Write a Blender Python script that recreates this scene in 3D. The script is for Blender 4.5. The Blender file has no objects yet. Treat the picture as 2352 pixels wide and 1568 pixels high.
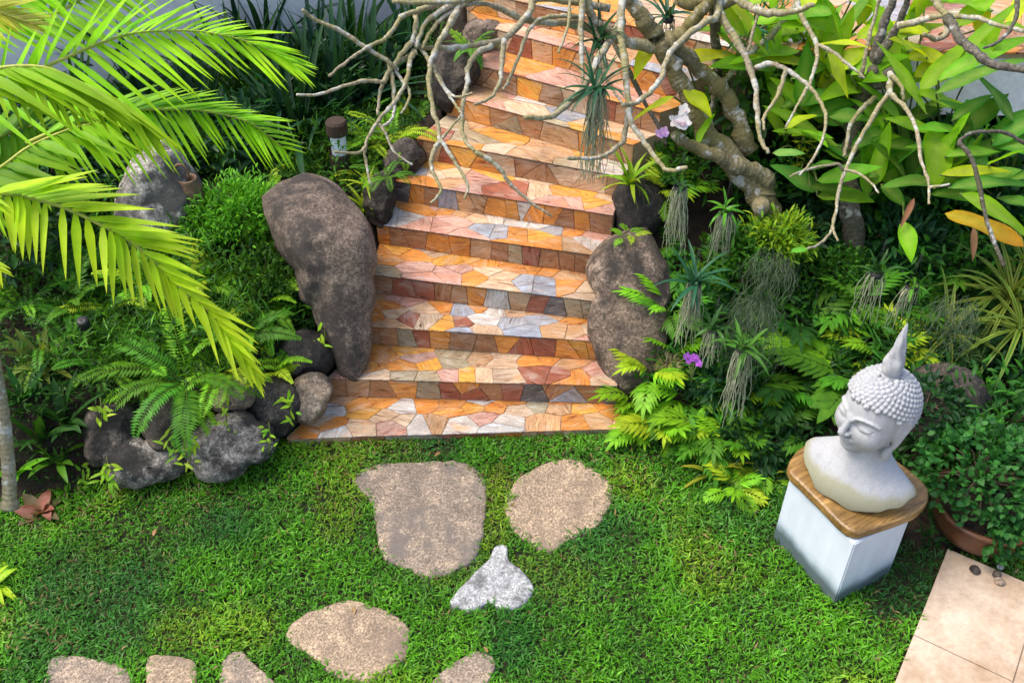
import bpy, bmesh, math, random
import numpy as np
from mathutils import Vector, Matrix, noise
R_ = math.radians
SC = bpy.context.scene
COL = SC.collection

# ------------------------------------------------------------------ camera
TH = R_(40.0); CAM_H = 4.2; FD = 2330*0.98          # focal length in units of a 2352 px wide picture
CAM = np.array([0.0, 0.0, CAM_H])
FW = np.array([0, math.cos(TH), -math.sin(TH)]); RT = np.array([1.0, 0, 0]); UP = np.cross(RT, FW)
cd = bpy.data.cameras.new('camera'); co = bpy.data.objects.new('camera', cd); COL.objects.link(co)
cd.sensor_width = 36; cd.lens = 36*2330/2400.0; cd.clip_end = 200; cd.clip_start = 0.05
co.location = CAM; co.rotation_euler = (math.pi/2-TH, 0, 0); SC.camera = co

def ray(x, y): return FW*FD + RT*(x-1176) - UP*(y-784)
def S(x, y, d): return CAM + ray(x, y)*(d/FD)               # a point d metres deep
def P(x, y, z=0.0):
    r = ray(x, y); return CAM + r*((z-CAM_H)/r[2])           # a point on the level z
def depth(p): return float(np.dot(np.asarray(p)-CAM, FW))

# ------------------------------------------------------------------ mesh builder
class MB:
    def __init__(s): s.v=[]; s.f=[]; s.c=[]; s.u=[]
    def add(s, vs, fs, col=(1,1,1), uv=None):
        b=len(s.v); s.v.extend([tuple(map(float,p)) for p in vs])
        s.f.extend([tuple(i+b for i in f) for f in fs])
        if len(vs) and hasattr(col[0],'__len__'): s.c.extend(col)
        else: s.c.extend([col]*len(vs))
        s.u.extend(uv if uv is not None else [(0.0,0.0)]*len(vs))
    def mesh(s, name, mat, smooth=True):
        m=bpy.data.meshes.new(name); m.from_pydata(s.v,[],s.f)
        a=m.color_attributes.new('Col','FLOAT_COLOR','POINT')
        arr=np.ones((len(s.v),4),dtype=np.float32)
        if s.v: arr[:,:3]=np.array(s.c,dtype=np.float32)
        a.data.foreach_set('color',arr.ravel())
        uv=m.uv_layers.new(name='UVMap')
        li=np.zeros(len(m.loops),dtype=np.int32); m.loops.foreach_get('vertex_index',li)
        if s.u: uv.data.foreach_set('uv',np.array(s.u,dtype=np.float32)[li].ravel())
        if smooth: m.polygons.foreach_set('use_smooth',np.ones(len(m.polygons),dtype=bool))
        m.materials.append(mat); m.update(); return m
    def build(s, name, mat, parent=None, smooth=True):
        return link(name, s.mesh(name,mat,smooth), parent)

def link(name, me, parent=None):
    o=bpy.data.objects.new(name, me); COL.objects.link(o)
    if parent is not None:
        o.parent=parent; o.matrix_parent_inverse=inv(parent)
    return o
def inv(parent):
    m=Matrix.LocRotScale(parent.location, parent.rotation_euler, parent.scale)
    return m.inverted()
def empty(name, loc=(0,0,0), parent=None):
    o=bpy.data.objects.new(name,None); COL.objects.link(o); o.location=tuple(map(float,loc)); o.empty_display_size=.05
    if parent is not None: o.parent=parent; o.matrix_parent_inverse=inv(parent)
    return o
LABELS={}
def tag(o, label, cat, group=None, kind=None):
    o['label']=label; o['category']=cat
    if group: o['group']=group
    if kind: o['kind']=kind
    return o
def struct(o): o['kind']='structure'; return o
def nrm(v):
    v=np.asarray(v,float); return v/(np.linalg.norm(v)+1e-12)

# ------------------------------------------------------------------ materials
def newmat(name):
    m=bpy.data.materials.new(name); m.use_nodes=True; nt=m.node_tree; nt.nodes.clear()
    out=nt.nodes.new('ShaderNodeOutputMaterial'); return m, nt, out
class NT:
    def __init__(s,nt): s.nt=nt
    def n(s,typ,ins=None,**kw):
        nd=s.nt.nodes.new('ShaderNode'+typ)
        for k,v in kw.items(): setattr(nd,k,v)
        for k,v in (ins or {}).items():
            if isinstance(v,tuple) and len(v)==2 and hasattr(v[0],'outputs'): s.nt.links.new(v[0].outputs[v[1]], nd.inputs[k])
            elif hasattr(v,'outputs'): s.nt.links.new(v.outputs[0], nd.inputs[k])
            else: nd.inputs[k].default_value=v
        return nd
    def ramp(s,fac,stops,interp='LINEAR'):
        nd=s.nt.nodes.new('ShaderNodeValToRGB'); cr=nd.color_ramp; cr.interpolation=interp
        while len(cr.elements)>1: cr.elements.remove(cr.elements[0])
        for i,(p,c) in enumerate(stops):
            e=cr.elements[0] if i==0 else cr.elements.new(p)
            e.position=p; e.color=(c[0],c[1],c[2],1) if hasattr(c,'__len__') else (c,c,c,1)
        s.nt.links.new(fac.outputs[0] if not isinstance(fac,tuple) else fac[0].outputs[fac[1]], nd.inputs[0]); return nd
    def mix(s,a,b,fac,mode='MIX'):
        nd=s.nt.nodes.new('ShaderNodeMix'); nd.data_type='RGBA'; nd.blend_type=mode
        def put(i,v):
            if isinstance(v,tuple) and len(v)==2 and hasattr(v[0],'outputs'): s.nt.links.new(v[0].outputs[v[1]], nd.inputs[i])
            elif hasattr(v,'outputs'): s.nt.links.new(v.outputs[0] if v.bl_idname!='ShaderNodeMix' else v.outputs[2], nd.inputs[i])
            elif hasattr(v,'__len__'): nd.inputs[i].default_value=(v[0],v[1],v[2],1)
            else: nd.inputs[i].default_value=v
        put(0,fac); put(6,a); put(7,b); return nd
def mo(nd): return (nd,2) if nd.bl_idname=='ShaderNodeMix' else (nd,0)

def leaf_mat(name, trans=.35, rough=.48, veins=0, bump=.15, boost=(1.3,1.25,.35), spec=.22):
    m,nt,out=newmat(name); N=NT(nt)
    at=N.n('Attribute',attribute_name='Col')
    oi=N.n('ObjectInfo')
    tc=N.n('TexCoord')
    no=N.n('TexNoise',{'Vector':(tc,'Object'),'Scale':9.0,'Detail':3.0})
    r1=N.ramp(no,[(.3,(.72,.75,.7)),(.7,(1.2,1.15,1.1))])
    c=N.mix((at,'Color'),r1,1.0,'MULTIPLY')
    hs=N.n('HueSaturation',{'Color':mo(c),'Saturation':1.0})
    mm=N.n('MapRange',{'Value':(oi,'Random'),'To Min':.82,'To Max':1.18}); nt.links.new(mm.outputs[0],hs.inputs['Value'])
    mh=N.n('MapRange',{'Value':(oi,'Random'),'To Min':.488,'To Max':.512}); nt.links.new(mh.outputs[0],hs.inputs['Hue'])
    col=hs
    bmp=None
    if veins:
        sp=N.n('SeparateXYZ',{0:(tc,'UV')})
        ab=N.n('Math',{0:(sp,0)},operation='ABSOLUTE')
        ma=N.n('Math',{0:ab,1:-.55},operation='MULTIPLY')
        ad=N.n('Math',{0:ma,1:(sp,1)},operation='ADD')
        ms=N.n('Math',{0:ad,1:veins},operation='MULTIPLY')
        sn=N.n('Math',{0:ms},operation='SINE')
        vr=N.ramp(sn,[(0.0,.93),(.9,1.03)])
        cc=N.mix((hs,0),vr,1.0,'MULTIPLY'); col=cc
        bmp=N.n('Bump',{'Height':sn,'Strength':.15,'Distance':.003})
    cout=mo(col)
    tr=N.mix(cout,boost,1.0,'MULTIPLY')
    pb=N.n('BsdfPrincipled',{'Base Color':cout,'Roughness':rough,'Specular IOR Level':spec})
    tl=N.n('BsdfTranslucent',{'Color':mo(tr)})
    if bmp is not None:
        nt.links.new(bmp.outputs[0],pb.inputs['Normal'])
    mx=N.n('MixShader',{0:trans,1:pb,2:tl}); nt.links.new(mx.outputs[0],out.inputs[0]); return m

M={}
M['leaf']=leaf_mat('garden_leaf')
M['palm']=leaf_mat('palm_leaf',trans=.40,rough=.42,boost=(1.4,1.35,.12),spec=.14)
M['broad']=leaf_mat('broad_leaf',trans=.5,rough=.42,veins=430,boost=(1.5,1.35,.12),spec=.1)
M['dark']=leaf_mat('dark_leaf',trans=.18,rough=.35)
M['grass']=leaf_mat('grass_blade',trans=.3,rough=.5,spec=.3)
M['petal']=leaf_mat('petal',trans=.4,rough=.5,boost=(1,1,1))

def rock_mat(name, base, dark, pale, stain=.5, scale=1.0, speck=.6, vs=85):
    m,nt,out=newmat(name); N=NT(nt); tc=N.n('TexCoord'); oi=N.n('ObjectInfo')
    off=N.n('VectorMath',{0:(tc,'Object'),1:(oi,'Location')},operation='ADD')
    big=N.n('TexNoise',{'Vector':off,'Scale':2.2*scale,'Detail':6.0,'Roughness':.62})
    med=N.n('TexNoise',{'Vector':off,'Scale':9*scale,'Detail':8.0,'Roughness':.7})
    fin=N.n('TexNoise',{'Vector':off,'Scale':75*scale,'Detail':4.0,'Roughness':.8})
    vor=N.n('TexVoronoi',{'Vector':off,'Scale':vs})
    c1=N.ramp(med,[(.25,[b*.62 for b in base]),(.52,base),(.8,pale)])
    sp=N.ramp((vor,'Color'),[(.1,.4),(.5,1.0),(.9,1.85)])
    c2=N.mix(c1,sp,speck,'MULTIPLY')
    f2=N.ramp(fin,[(.36,.45),(.64,1.5)]); c2b=N.mix(mo(c2),f2,.8,'MULTIPLY')
    stn=N.mix((big,0),(med,0),.35)
    sr=N.ramp(mo(stn),[(.33+.26*stain,.92),(.42+.27*stain,0.0)])
    c3=N.mix(mo(c2b),dark,(sr,0))
    lich=N.ramp(med,[(.6,0),(.75,.8)]); lf=N.mix((lich,0),fin,1.0,'MULTIPLY')
    c4=N.mix(mo(c3),pale,mo(lf))
    b1=N.n('Bump',{'Height':med,'Strength':.55,'Distance':.03})
    b2=N.n('Bump',{'Height':fin,'Strength':.7,'Distance':.006,'Normal':b1})
    pb=N.n('BsdfPrincipled',{'Base Color':mo(c4),'Roughness':.85,'Normal':b2,'Specular IOR Level':.3})
    nt.links.new(pb.outputs[0],out.inputs[0]); return m
M['rock']=rock_mat('boulder_granite',(.175,.13,.098),(.045,.038,.034),(.30,.235,.18),.36)
M['rock_stain']=rock_mat('stained_granite',(.20,.145,.105),(.03,.027,.023),(.38,.29,.21),.42)
M['rock_dark']=rock_mat('dark_boulder',(.075,.062,.05),(.02,.018,.016),(.2,.16,.12),.5)
M['rock_tan']=rock_mat('tan_boulder',(.24,.18,.13),(.04,.035,.03),(.40,.32,.24),.25)
M['rock_grey']=rock_mat('stained_grey_rock',(.27,.235,.2),(.028,.025,.022),(.5,.45,.39),.5,1.8)
M['flag']=rock_mat('rough_flagstone',(.275,.215,.16),(.17,.145,.125),(.50,.38,.26),.36,1.2,.55,130)
M['flag_tan']=rock_mat('tan_flagstone',(.33,.245,.165),(.22,.165,.12),(.54,.40,.26),.22,1.2,.55,130)
M['flag_white']=rock_mat('pale_grey_flagstone',(.42,.42,.415),(.15,.15,.15),(.66,.66,.65),.34,3.2,.6,120)
M['lichen_rock']=rock_mat('lichened_rock',(.34,.31,.27),(.07,.065,.06),(.58,.55,.5),.48,1.6)

def stone_mat():
    m,nt,out=newmat('quartzite_paving'); N=NT(nt); tc=N.n('TexCoord'); at=N.n('Attribute',attribute_name='Col')
    mp=N.n('Mapping',{'Vector':(tc,'UV'),'Scale':(7,46,1)})
    g=N.n('TexNoise',{'Vector':mp,'Scale':1.0,'Detail':6.0,'Roughness':.65,'Distortion':1.1})
    mp2=N.n('Mapping',{'Vector':(tc,'UV'),'Scale':(5,13,1)})
    b=N.n('TexNoise',{'Vector':mp2,'Scale':1.0,'Detail':5.0,'Roughness':.6,'Distortion':.8})
    mp3=N.n('Mapping',{'Vector':(tc,'UV'),'Scale':(60,260,1)})
    fi=N.n('TexNoise',{'Vector':mp3,'Scale':1.0,'Detail':4.0,'Roughness':.75})
    r1=N.ramp(g,[(.30,(.25,.13,.10)),(.40,(.72,.58,.55)),(.47,(1.0,.97,.95)),(.57,(1.04,1.02,1.0)),(.65,(1.2,1.35,1.6)),(.75,(1.4,1.75,2.3))])
    c1=N.mix((at,'Color'),r1,1.0,'MULTIPLY')
    warm=N.mix((at,'Color'),(1.35,.85,.5),1.0,'MULTIPLY'); pale=N.mix((at,'Color'),(.58,.48,.40),.55)
    rb=N.ramp(b,[(.36,0),(.52,1)]); 
    c2=N.mix(mo(c1),mo(warm),.0); 
    pr=N.ramp(b,[(.52,0),(.68,.8)]); c3=N.mix(mo(c1),mo(pale),(pr,0))
    wr=N.ramp(b,[(.28,.75),(.42,0)]); c4=N.mix(mo(c3),mo(warm),(wr,0))
    # thin dark cracks along the grain
    cr=N.ramp(g,[(.485,1.0),(.5,.45),(.515,1.0)]); c5=N.mix(mo(c4),cr,.55,'MULTIPLY')
    fr=N.ramp(fi,[(.34,.5),(.66,1.4)]); c6=N.mix(mo(c5),fr,.6,'MULTIPLY')
    b1=N.n('Bump',{'Height':g,'Strength':.6,'Distance':.012})
    b2=N.n('Bump',{'Height':fi,'Strength':.5,'Distance':.003,'Normal':b1})
    dn=N.n('TexNoise',{'Vector':(tc,'Object'),'Scale':3.5,'Detail':7.0,'Roughness':.7}); dr=N.ramp(dn,[(.33,(.58,.54,.5)),(.52,(1.02,1.0,.98)),(.7,(1.12,1.12,1.12))]); c6=N.mix(mo(c6),dr,.75,'MULTIPLY')
    pb=N.n('BsdfPrincipled',{'Base Color':mo(c6),'Roughness':.55,'Normal':b2,'Specular IOR Level':.35})
    nt.links.new(pb.outputs[0],out.inputs[0]); return m
M['stone']=stone_mat()

def simple_mat(name, c1, c2, scale=8, rough=.7, bump=.3, dist=.01, stretch=(1,1,1), spec=.35, detail=6.0):
    m,nt,out=newmat(name); N=NT(nt); tc=N.n('TexCoord')
    mp=N.n('Mapping',{'Vector':(tc,'Object'),'Scale':stretch})
    no=N.n('TexNoise',{'Vector':mp,'Scale':scale,'Detail':detail,'Roughness':.65})
    fi=N.n('TexNoise',{'Vector':mp,'Scale':scale*9,'Detail':3.0,'Roughness':.7})
    r=N.ramp(no,[(.32,c1),(.68,c2)]); f=N.ramp(fi,[(.3,.8),(.7,1.15)]); c=N.mix(r,f,.7,'MULTIPLY')
    b=N.n('Bump',{'Height':no,'Strength':bump,'Distance':dist}); b2=N.n('Bump',{'Height':fi,'Strength':bump*.7,'Distance':dist*.3,'Normal':b})
    pb=N.n('BsdfPrincipled',{'Base Color':mo(c),'Roughness':rough,'Normal':b2,'Specular IOR Level':spec}); nt.links.new(pb.outputs[0],out.inputs[0]); return m
M['mortar']=simple_mat('mortar',(.36,.24,.14),(.50,.35,.22),20,.9)
M['soil']=simple_mat('soil',(.012,.009,.006),(.05,.032,.02),14,.95,.9,.05)
M['lawn_soil']=simple_mat('lawn_soil',(.018,.022,.008),(.045,.05,.015),12,.95,.8,.03)
M['white_wall']=simple_mat('white_render',(.74,.73,.70),(.82,.81,.79),2.5,.8,.15)
M['statue']=simple_mat('pale_cast_stone',(.35,.36,.375),(.41,.42,.43),4,.6,.12,.006)
def statue_mat():
    m,nt,out=newmat('pale_cast_stone'); N=NT(nt); tc=N.n('TexCoord'); sp=N.n('SeparateXYZ',{0:(tc,'Object')})
    no=N.n('TexNoise',{'Vector':(tc,'Object'),'Scale':6.0,'Detail':7.0,'Roughness':.65}); fi=N.n('TexNoise',{'Vector':(tc,'Object'),'Scale':90.0,'Detail':4.0})
    mp=N.n('Mapping',{'Vector':(tc,'Object'),'Scale':(16,16,2.2)}); st=N.n('TexNoise',{'Vector':mp,'Scale':1.0,'Detail':5.0})
    c=N.ramp(no,[(.3,(.34,.35,.365)),(.7,(.415,.42,.43))]); f=N.ramp(fi,[(.35,.9),(.65,1.06)]); c=N.mix(c,f,.8,'MULTIPLY'); s2=N.ramp(st,[(.36,.86),(.52,1.0)]); c=N.mix(mo(c),s2,.7,'MULTIPLY')
    a=N.n('Math',{0:no,1:.20},operation='MULTIPLY'); b=N.n('Math',{0:(sp,2),1:a},operation='SUBTRACT'); al=N.ramp(b,[(-.0,.75),(.05,0)]); c=N.mix(mo(c),(.25,.245,.13),(al,0))
    b1=N.n('Bump',{'Height':no,'Strength':.1,'Distance':.008}); b2=N.n('Bump',{'Height':fi,'Strength':.12,'Distance':.002,'Normal':b1})
    pb=N.n('BsdfPrincipled',{'Base Color':mo(c),'Roughness':.62,'Normal':b2,'Specular IOR Level':.35}); nt.links.new(pb.outputs[0],out.inputs[0]); return m
M['statue']=statue_mat()
M['black']=simple_mat('black_plastic',(.012,.012,.013),(.025,.025,.026),10,.5)
M['darkwood']=simple_mat('dark_weathered_wood',(.025,.016,.011),(.07,.045,.03),10,.8,.5,.01,(6,6,1))
M['jar']=simple_mat('weathered_clay',(.10,.055,.032),(.26,.16,.10),9,.8,.5,.02)
M['pot']=simple_mat('glazed_brown_pot',(.05,.022,.012),(.17,.07,.03),6,.42,.2,.01)
M['patio']=simple_mat('travertine',(.33,.22,.13),(.58,.47,.36),3.4,.6,.2,.006,spec=.35)
M['joint']=simple_mat('grout',(.16,.12,.09),(.24,.19,.14),20,.9)
M['root']=simple_mat('aerial_root',(.20,.23,.13),(.44,.45,.31),40,.8,.2)
M['moss']=simple_mat('hanging_moss',(.05,.085,.04),(.12,.165,.09),20,.9,.1)
M['stem']=simple_mat('green_stem',(.05,.09,.015),(.16,.2,.05),14,.6,.2)
M['rachis']=simple_mat('palm_rachis',(.32,.36,.04),(.5,.5,.09),14,.5,.1)
M['twig']=simple_mat('dry_twig',(.08,.055,.035),(.2,.15,.1),20,.9)

def bark_mat(name,c_dark,c_mid,c_pale,moss,pale_amt=.5):
    m,nt,out=newmat(name); N=NT(nt); tc=N.n('TexCoord')
    no=N.n('TexNoise',{'Vector':(tc,'Object'),'Scale':11.0,'Detail':7.0,'Roughness':.68})
    sm=N.n('TexNoise',{'Vector':(tc,'Object'),'Scale':48.0,'Detail':5.0,'Roughness':.75})
    lg=N.n('TexNoise',{'Vector':(tc,'Object'),'Scale':3.0,'Detail':4.0})
    mp=N.n('Mapping',{'Vector':(tc,'UV'),'Scale':(1,1,1)})
    sp=N.n('SeparateXYZ',{0:mp}); wv=N.n('Math',{0:(sp,1),1:230.0},operation='MULTIPLY'); sn=N.n('Math',{0:wv},operation='SINE')
    c1=N.ramp(sm,[(.32,c_dark),(.55,c_mid),(.75,c_pale)])
    mr=N.ramp(lg,[(.42,0),(.6,.7)]); c2=N.mix(c1,moss,(mr,0))
    pr=N.ramp(no,[(.60-.12*pale_amt,0),(.66-.08*pale_amt,1)]); pf=N.mix((pr,0),sm,.6,'MULTIPLY'); c3=N.mix(mo(c2),(.52,.53,.49),mo(pf))
    rg=N.ramp(sn,[(.0,.7),(.3,1.0)]); c4=N.mix(mo(c3),rg,.4,'MULTIPLY')
    b=N.n('Bump',{'Height':sm,'Strength':.8,'Distance':.006}); b2=N.n('Bump',{'Height':sn,'Strength':.3,'Distance':.002,'Normal':b})
    pb=N.n('BsdfPrincipled',{'Base Color':mo(c4),'Roughness':.8,'Normal':b2,'Specular IOR Level':.3}); nt.links.new(pb.outputs[0],out.inputs[0]); return m
M['bark']=bark_mat('frangipani_bark',(.15,.125,.075),(.34,.29,.18),(.55,.50,.38),(.26,.235,.09),.75)
M['bark_dark']=bark_mat('shaded_bark',(.04,.035,.028),(.13,.115,.09),(.3,.28,.23),(.06,.06,.025),.25)
M['bark_trunk']=bark_mat('mossy_trunk_bark',(.08,.07,.04),(.22,.185,.10),(.42,.37,.25),(.17,.145,.04),.5)

# ------------------------------------------------------------------ curves / tubes
def catmull(pts, per=6):
    pts=[np.asarray(p,float) for p in pts]
    if len(pts)<3:
        n=per*max(1,len(pts)-1); return [pts[0]+(pts[-1]-pts[0])*i/n for i in range(n+1)]
    q=[2*pts[0]-pts[1]]+pts+[2*pts[-1]-pts[-2]]; out=[]
    for i in range(1,len(q)-2):
        a,b,c,d=q[i-1],q[i],q[i+1],q[i+2]
        for k in range(per):
            t=k/per; out.append(.5*((2*b)+(c-a)*t+(2*a-5*b+4*c-d)*t*t+(3*b-a-3*c+d)*t**3))
    out.append(pts[-1]); return out
def tube(mb, pts, radii, sides=8, col=(1,1,1), cap=True, bumpy=0, seed=0):
    pts=[np.asarray(p,float) for p in pts]; n=len(pts)
    if not hasattr(radii,'__len__'): radii=[radii]*n
    t0=nrm(pts[1]-pts[0]); a=np.array([0,0,1.0]) if abs(t0[2])<.9 else np.array([1.0,0,0])
    u=nrm(np.cross(t0,a)); vs=[]; uvs=[]; L=0
    rr=random.Random(seed)
    for i in range(n):
        t=nrm(pts[min(i+1,n-1)]-pts[max(i-1,0)]); u=nrm(u-t*np.dot(u,t)); w=np.cross(t,u)
        if i: L+=np.linalg.norm(pts[i]-pts[i-1])
        r=radii[i]*(1+bumpy*rr.uniform(-1,1))
        for k in range(sides):
            an=2*math.pi*k/sides; vs.append(pts[i]+(u*math.cos(an)+w*math.sin(an))*r); uvs.append((k/sides,L))
    fs=[]
    for i in range(n-1):
        for k in range(sides):
            k2=(k+1)%sides; fs.append((i*sides+k,i*sides+k2,(i+1)*sides+k2,(i+1)*sides+k))
    if cap:
        vs.append(pts[0]); vs.append(pts[-1]); uvs+= [(0,0),(0,L)]
        for k in range(sides):
            fs.append((len(vs)-2,(k+1)%sides,k)); fs.append((len(vs)-1,(n-1)*sides+k,(n-1)*sides+(k+1)%sides))
    mb.add(vs,fs,col,uvs)

# ------------------------------------------------------------------ leaves
def prof_lance(t): return (math.sin(math.pi*min(1,t**.72)))**.85*.98+.02 if t<1 else 0.0
def prof_strap(t): return min(1,.55+t*2.5)*(1-t**3.2)
def prof_oval(t): return math.sqrt(max(0,1-(2*t-1)**2))
def prof_palm(t): return min(1,.3+2.9*t)*max(0,1-t**1.25)**.8
def leaf(mb, base, d, n, L, W, droop=.6, fold=.18, nseg=6, prof=prof_lance, col=(.1,.2,.03), tipcol=None, midcol=None, wav=0, edgecol=None, rnd=None):
    """a leaf from base along d with face normal n; droop bends it toward the ground."""
    d=nrm(d); n=np.asarray(n,float); s=nrm(np.cross(d,n)); n=np.cross(s,d)
    p=np.asarray(base,float).copy(); vs=[];cs=[];uv=[]; st=L/nseg
    tipcol=tipcol or col; midcol=midcol or tuple(min(1,c*1.25) for c in col); edgecol=edgecol or col
    ph=rnd.uniform(0,6) if rnd else 0
    for i in range(nseg+1):
        t=i/nseg; w=W*.5*prof(t); wv=wav*w*math.sin(ph+t*9)
        c=tuple(a+(b-a)*t**2 for a,b in zip(edgecol,tipcol)); m=tuple(a+(b-a)*t**2 for a,b in zip(midcol,tipcol))
        vs+= [p-s*w+n*(w*fold+wv), p, p+s*w+n*(w*fold-wv)]; cs+=[c,m,c]; uv+=[(-w,t*L),(0,t*L),(w,t*L)]
        if i<nseg:
            dd=droop/nseg*(1+t)*.75
            d=nrm(d+np.array([0,0,-1.0])*dd*math.sqrt(max(0.02,1-d[2]*d[2]*.98)))
            n=np.cross(s,d); p=p+d*st
    fs=[]
    for i in range(nseg):
        a=i*3; fs+=[(a,a+1,a+4,a+3),(a+1,a+2,a+5,a+4)]
    mb.add(vs,fs,cs,uv)
def jit(c,r,k=.2):
    v=1+r.uniform(-k,k); h=r.uniform(-k,k)*.4
    return (c[0]*v*(1+h),c[1]*v,c[2]*v*(1-h))
def lerp3(a,b,t): return tuple(x+(y-x)*t for x,y in zip(a,b))
# ------------------------------------------------------------------ staircase lines (traced nosings, in the 2352 px picture)
RISE=.155
NOS=[((671,1028),(1489,1003)),((767,886),(1448,904)),((841,762),(1412,800)),((866,642),(1395,705)),((881,525),(1402,599)),
     ((919,423),(1437,504)),((975,324),(1456,413)),((1044,221),(1484,339)),((1103,148),(1548,264)),((1147,64),(1622,190)),((1090,-25),(1760,120))]
ST=[]
for k,(a,b) in enumerate(NOS):
    z=.055+k*RISE
    ST.append((P(a[0]*.98,a[1]*.98,z),P(b[0]*.98,b[1]*.98,z),z))
TERR_Z=ST[-1][2]
def interp(x,xs,ys):
    return float(np.interp(x,xs,ys))
_ly=[s[0][1] for s in ST]; _lx=[s[0][0] for s in ST]; _ry=[s[1][1] for s in ST]; _rx=[s[1][0] for s in ST]
# lawn edge
EDGE=[P(*q) for q in [(-260,1190),(20,1165),(140,1140),(270,1115),(440,1100),(560,1065),(650,1020),(690,1000),(1450,985),(1500,1010),(1640,1090),(1800,1130),(1900,1180),(2020,1230),(2140,1275),(2400,1290),(2700,1300)]]
_ex=[e[0] for e in EDGE]; _ey=[e[1] for e in EDGE]
def lawn_edge(x): return interp(x,_ex,_ey)
def smooth(t): t=max(0,min(1,t)); return t*t*(3-2*t)
def stair_x(y):
    return interp(y,_ly,_lx), interp(y,_ry,_rx)
def ground(x,y):
    d=y-lawn_edge(x)
    if d<=0: return 0.0
    xl,xr=stair_x(y)
    if x<xl:
        t=smooth((xl-x)/.5)
        h=.42*smooth(d/.3)+.30*min(1.3,max(0,d-.35))+.06*max(0,d-1.65)
        hs=.5*d
        v=h*t+(hs)*(1-t)
        v=min(v,1.5)
    elif x>xr:
        t=smooth((x-xr)/1.4)
        sl=.5+(.27-.5)*t
        v=sl*d*smooth(d/.25)
        v=min(v,1.35-.5*t)
    else:
        kk=(y-lawn_edge(x))/.3
        v=max(-.2,kk*.15-.32)
    v+= .03*math.sin(x*5.1+y*2.2)*smooth(d/.4)
    return v
def G(x,y,off=0):
    """where the sight line through (x,y) meets the ground"""
    r=ray(x,y)/FD; d=2.0
    while d<16:
        p=CAM+r*d
        if p[2]<=ground(p[0],p[1])+off: return p
        d+=.02
    return CAM+r*9

# ------------------------------------------------------------------ ground sheet
def build_ground():
    xs=np.concatenate([np.linspace(-14,-4.2,12)[:-1],np.arange(-4.2,4.4,.07),np.linspace(4.4,14,12)])
    ys=np.concatenate([np.linspace(-3,1.8,10)[:-1],np.arange(1.8,9.6,.07),np.linspace(9.6,30,14)])
    vs=[];cs=[]
    for y in ys:
        for x in xs:
            z=ground(x,y)
            if y>lawn_edge(x): z+=.025*noise.noise(Vector((x*6,y*6,0)))
            vs.append((x,y,z-.012))
    nx=len(xs); fl=[];fs=[]
    for j in range(len(ys)-1):
        for i in range(nx-1):
            f=(j*nx+i,j*nx+i+1,(j+1)*nx+i+1,(j+1)*nx+i)
            cx=(xs[i]+xs[i+1])/2; cy=(ys[j]+ys[j+1])/2
            (fl if cy<lawn_edge(cx) else fs).append(f)
    mb=MB(); mb.add(vs,fl+fs); me=mb.mesh('ground',M['lawn_soil']); me.materials.append(M['soil'])
    mi=np.zeros(len(me.polygons),dtype=np.int32); mi[len(fl):]=1; me.polygons.foreach_set('material_index',mi)
    struct(link('ground',me))
build_ground()

# ------------------------------------------------------------------ crazy paving
PAL={'O':(.64,.255,.045),'Y':(.68,.33,.05),'C':(.60,.44,.29),'P':(.55,.31,.24),'W':(.56,.54,.50),'G':(.30,.34,.40),'R':(.31,.095,.055),
     'T':(.50,.30,.15),'E':(.36,.31,.20),'B':(.36,.185,.09),'K':(.10,.105,.115)}  # B: brown with the shadow on the risers put into its colour
def clip(poly, nx, ny, c):
    out=[]; n=len(poly)
    for i in range(n):
        a=poly[i]; b=poly[(i+1)%n]; da=a[0]*nx+a[1]*ny-c; db=b[0]*nx+b[1]*ny-c
        if da<=0: out.append(a)
        if (da<0<db) or (db<0<da):
            t=da/(da-db); out.append((a[0]+(b[0]-a[0])*t,a[1]+(b[1]-a[1])*t))
    return out
def inset(poly, k):
    q=poly; n=len(poly); A=sum(poly[i][0]*poly[(i+1)%n][1]-poly[(i+1)%n][0]*poly[i][1] for i in range(n))
    sg=1 if A>0 else -1
    for i in range(n):
        a=poly[i]; b=poly[(i+1)%n]; dx,dy=b[0]-a[0],b[1]-a[1]; l=math.hypot(dx,dy)
        if l<1e-6: continue
        nx,ny=dy/l*sg,-dx/l*sg
        q=clip(q,nx,ny,nx*a[0]+ny*a[1]-k)
        if len(q)<3: return []
    return q
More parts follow.
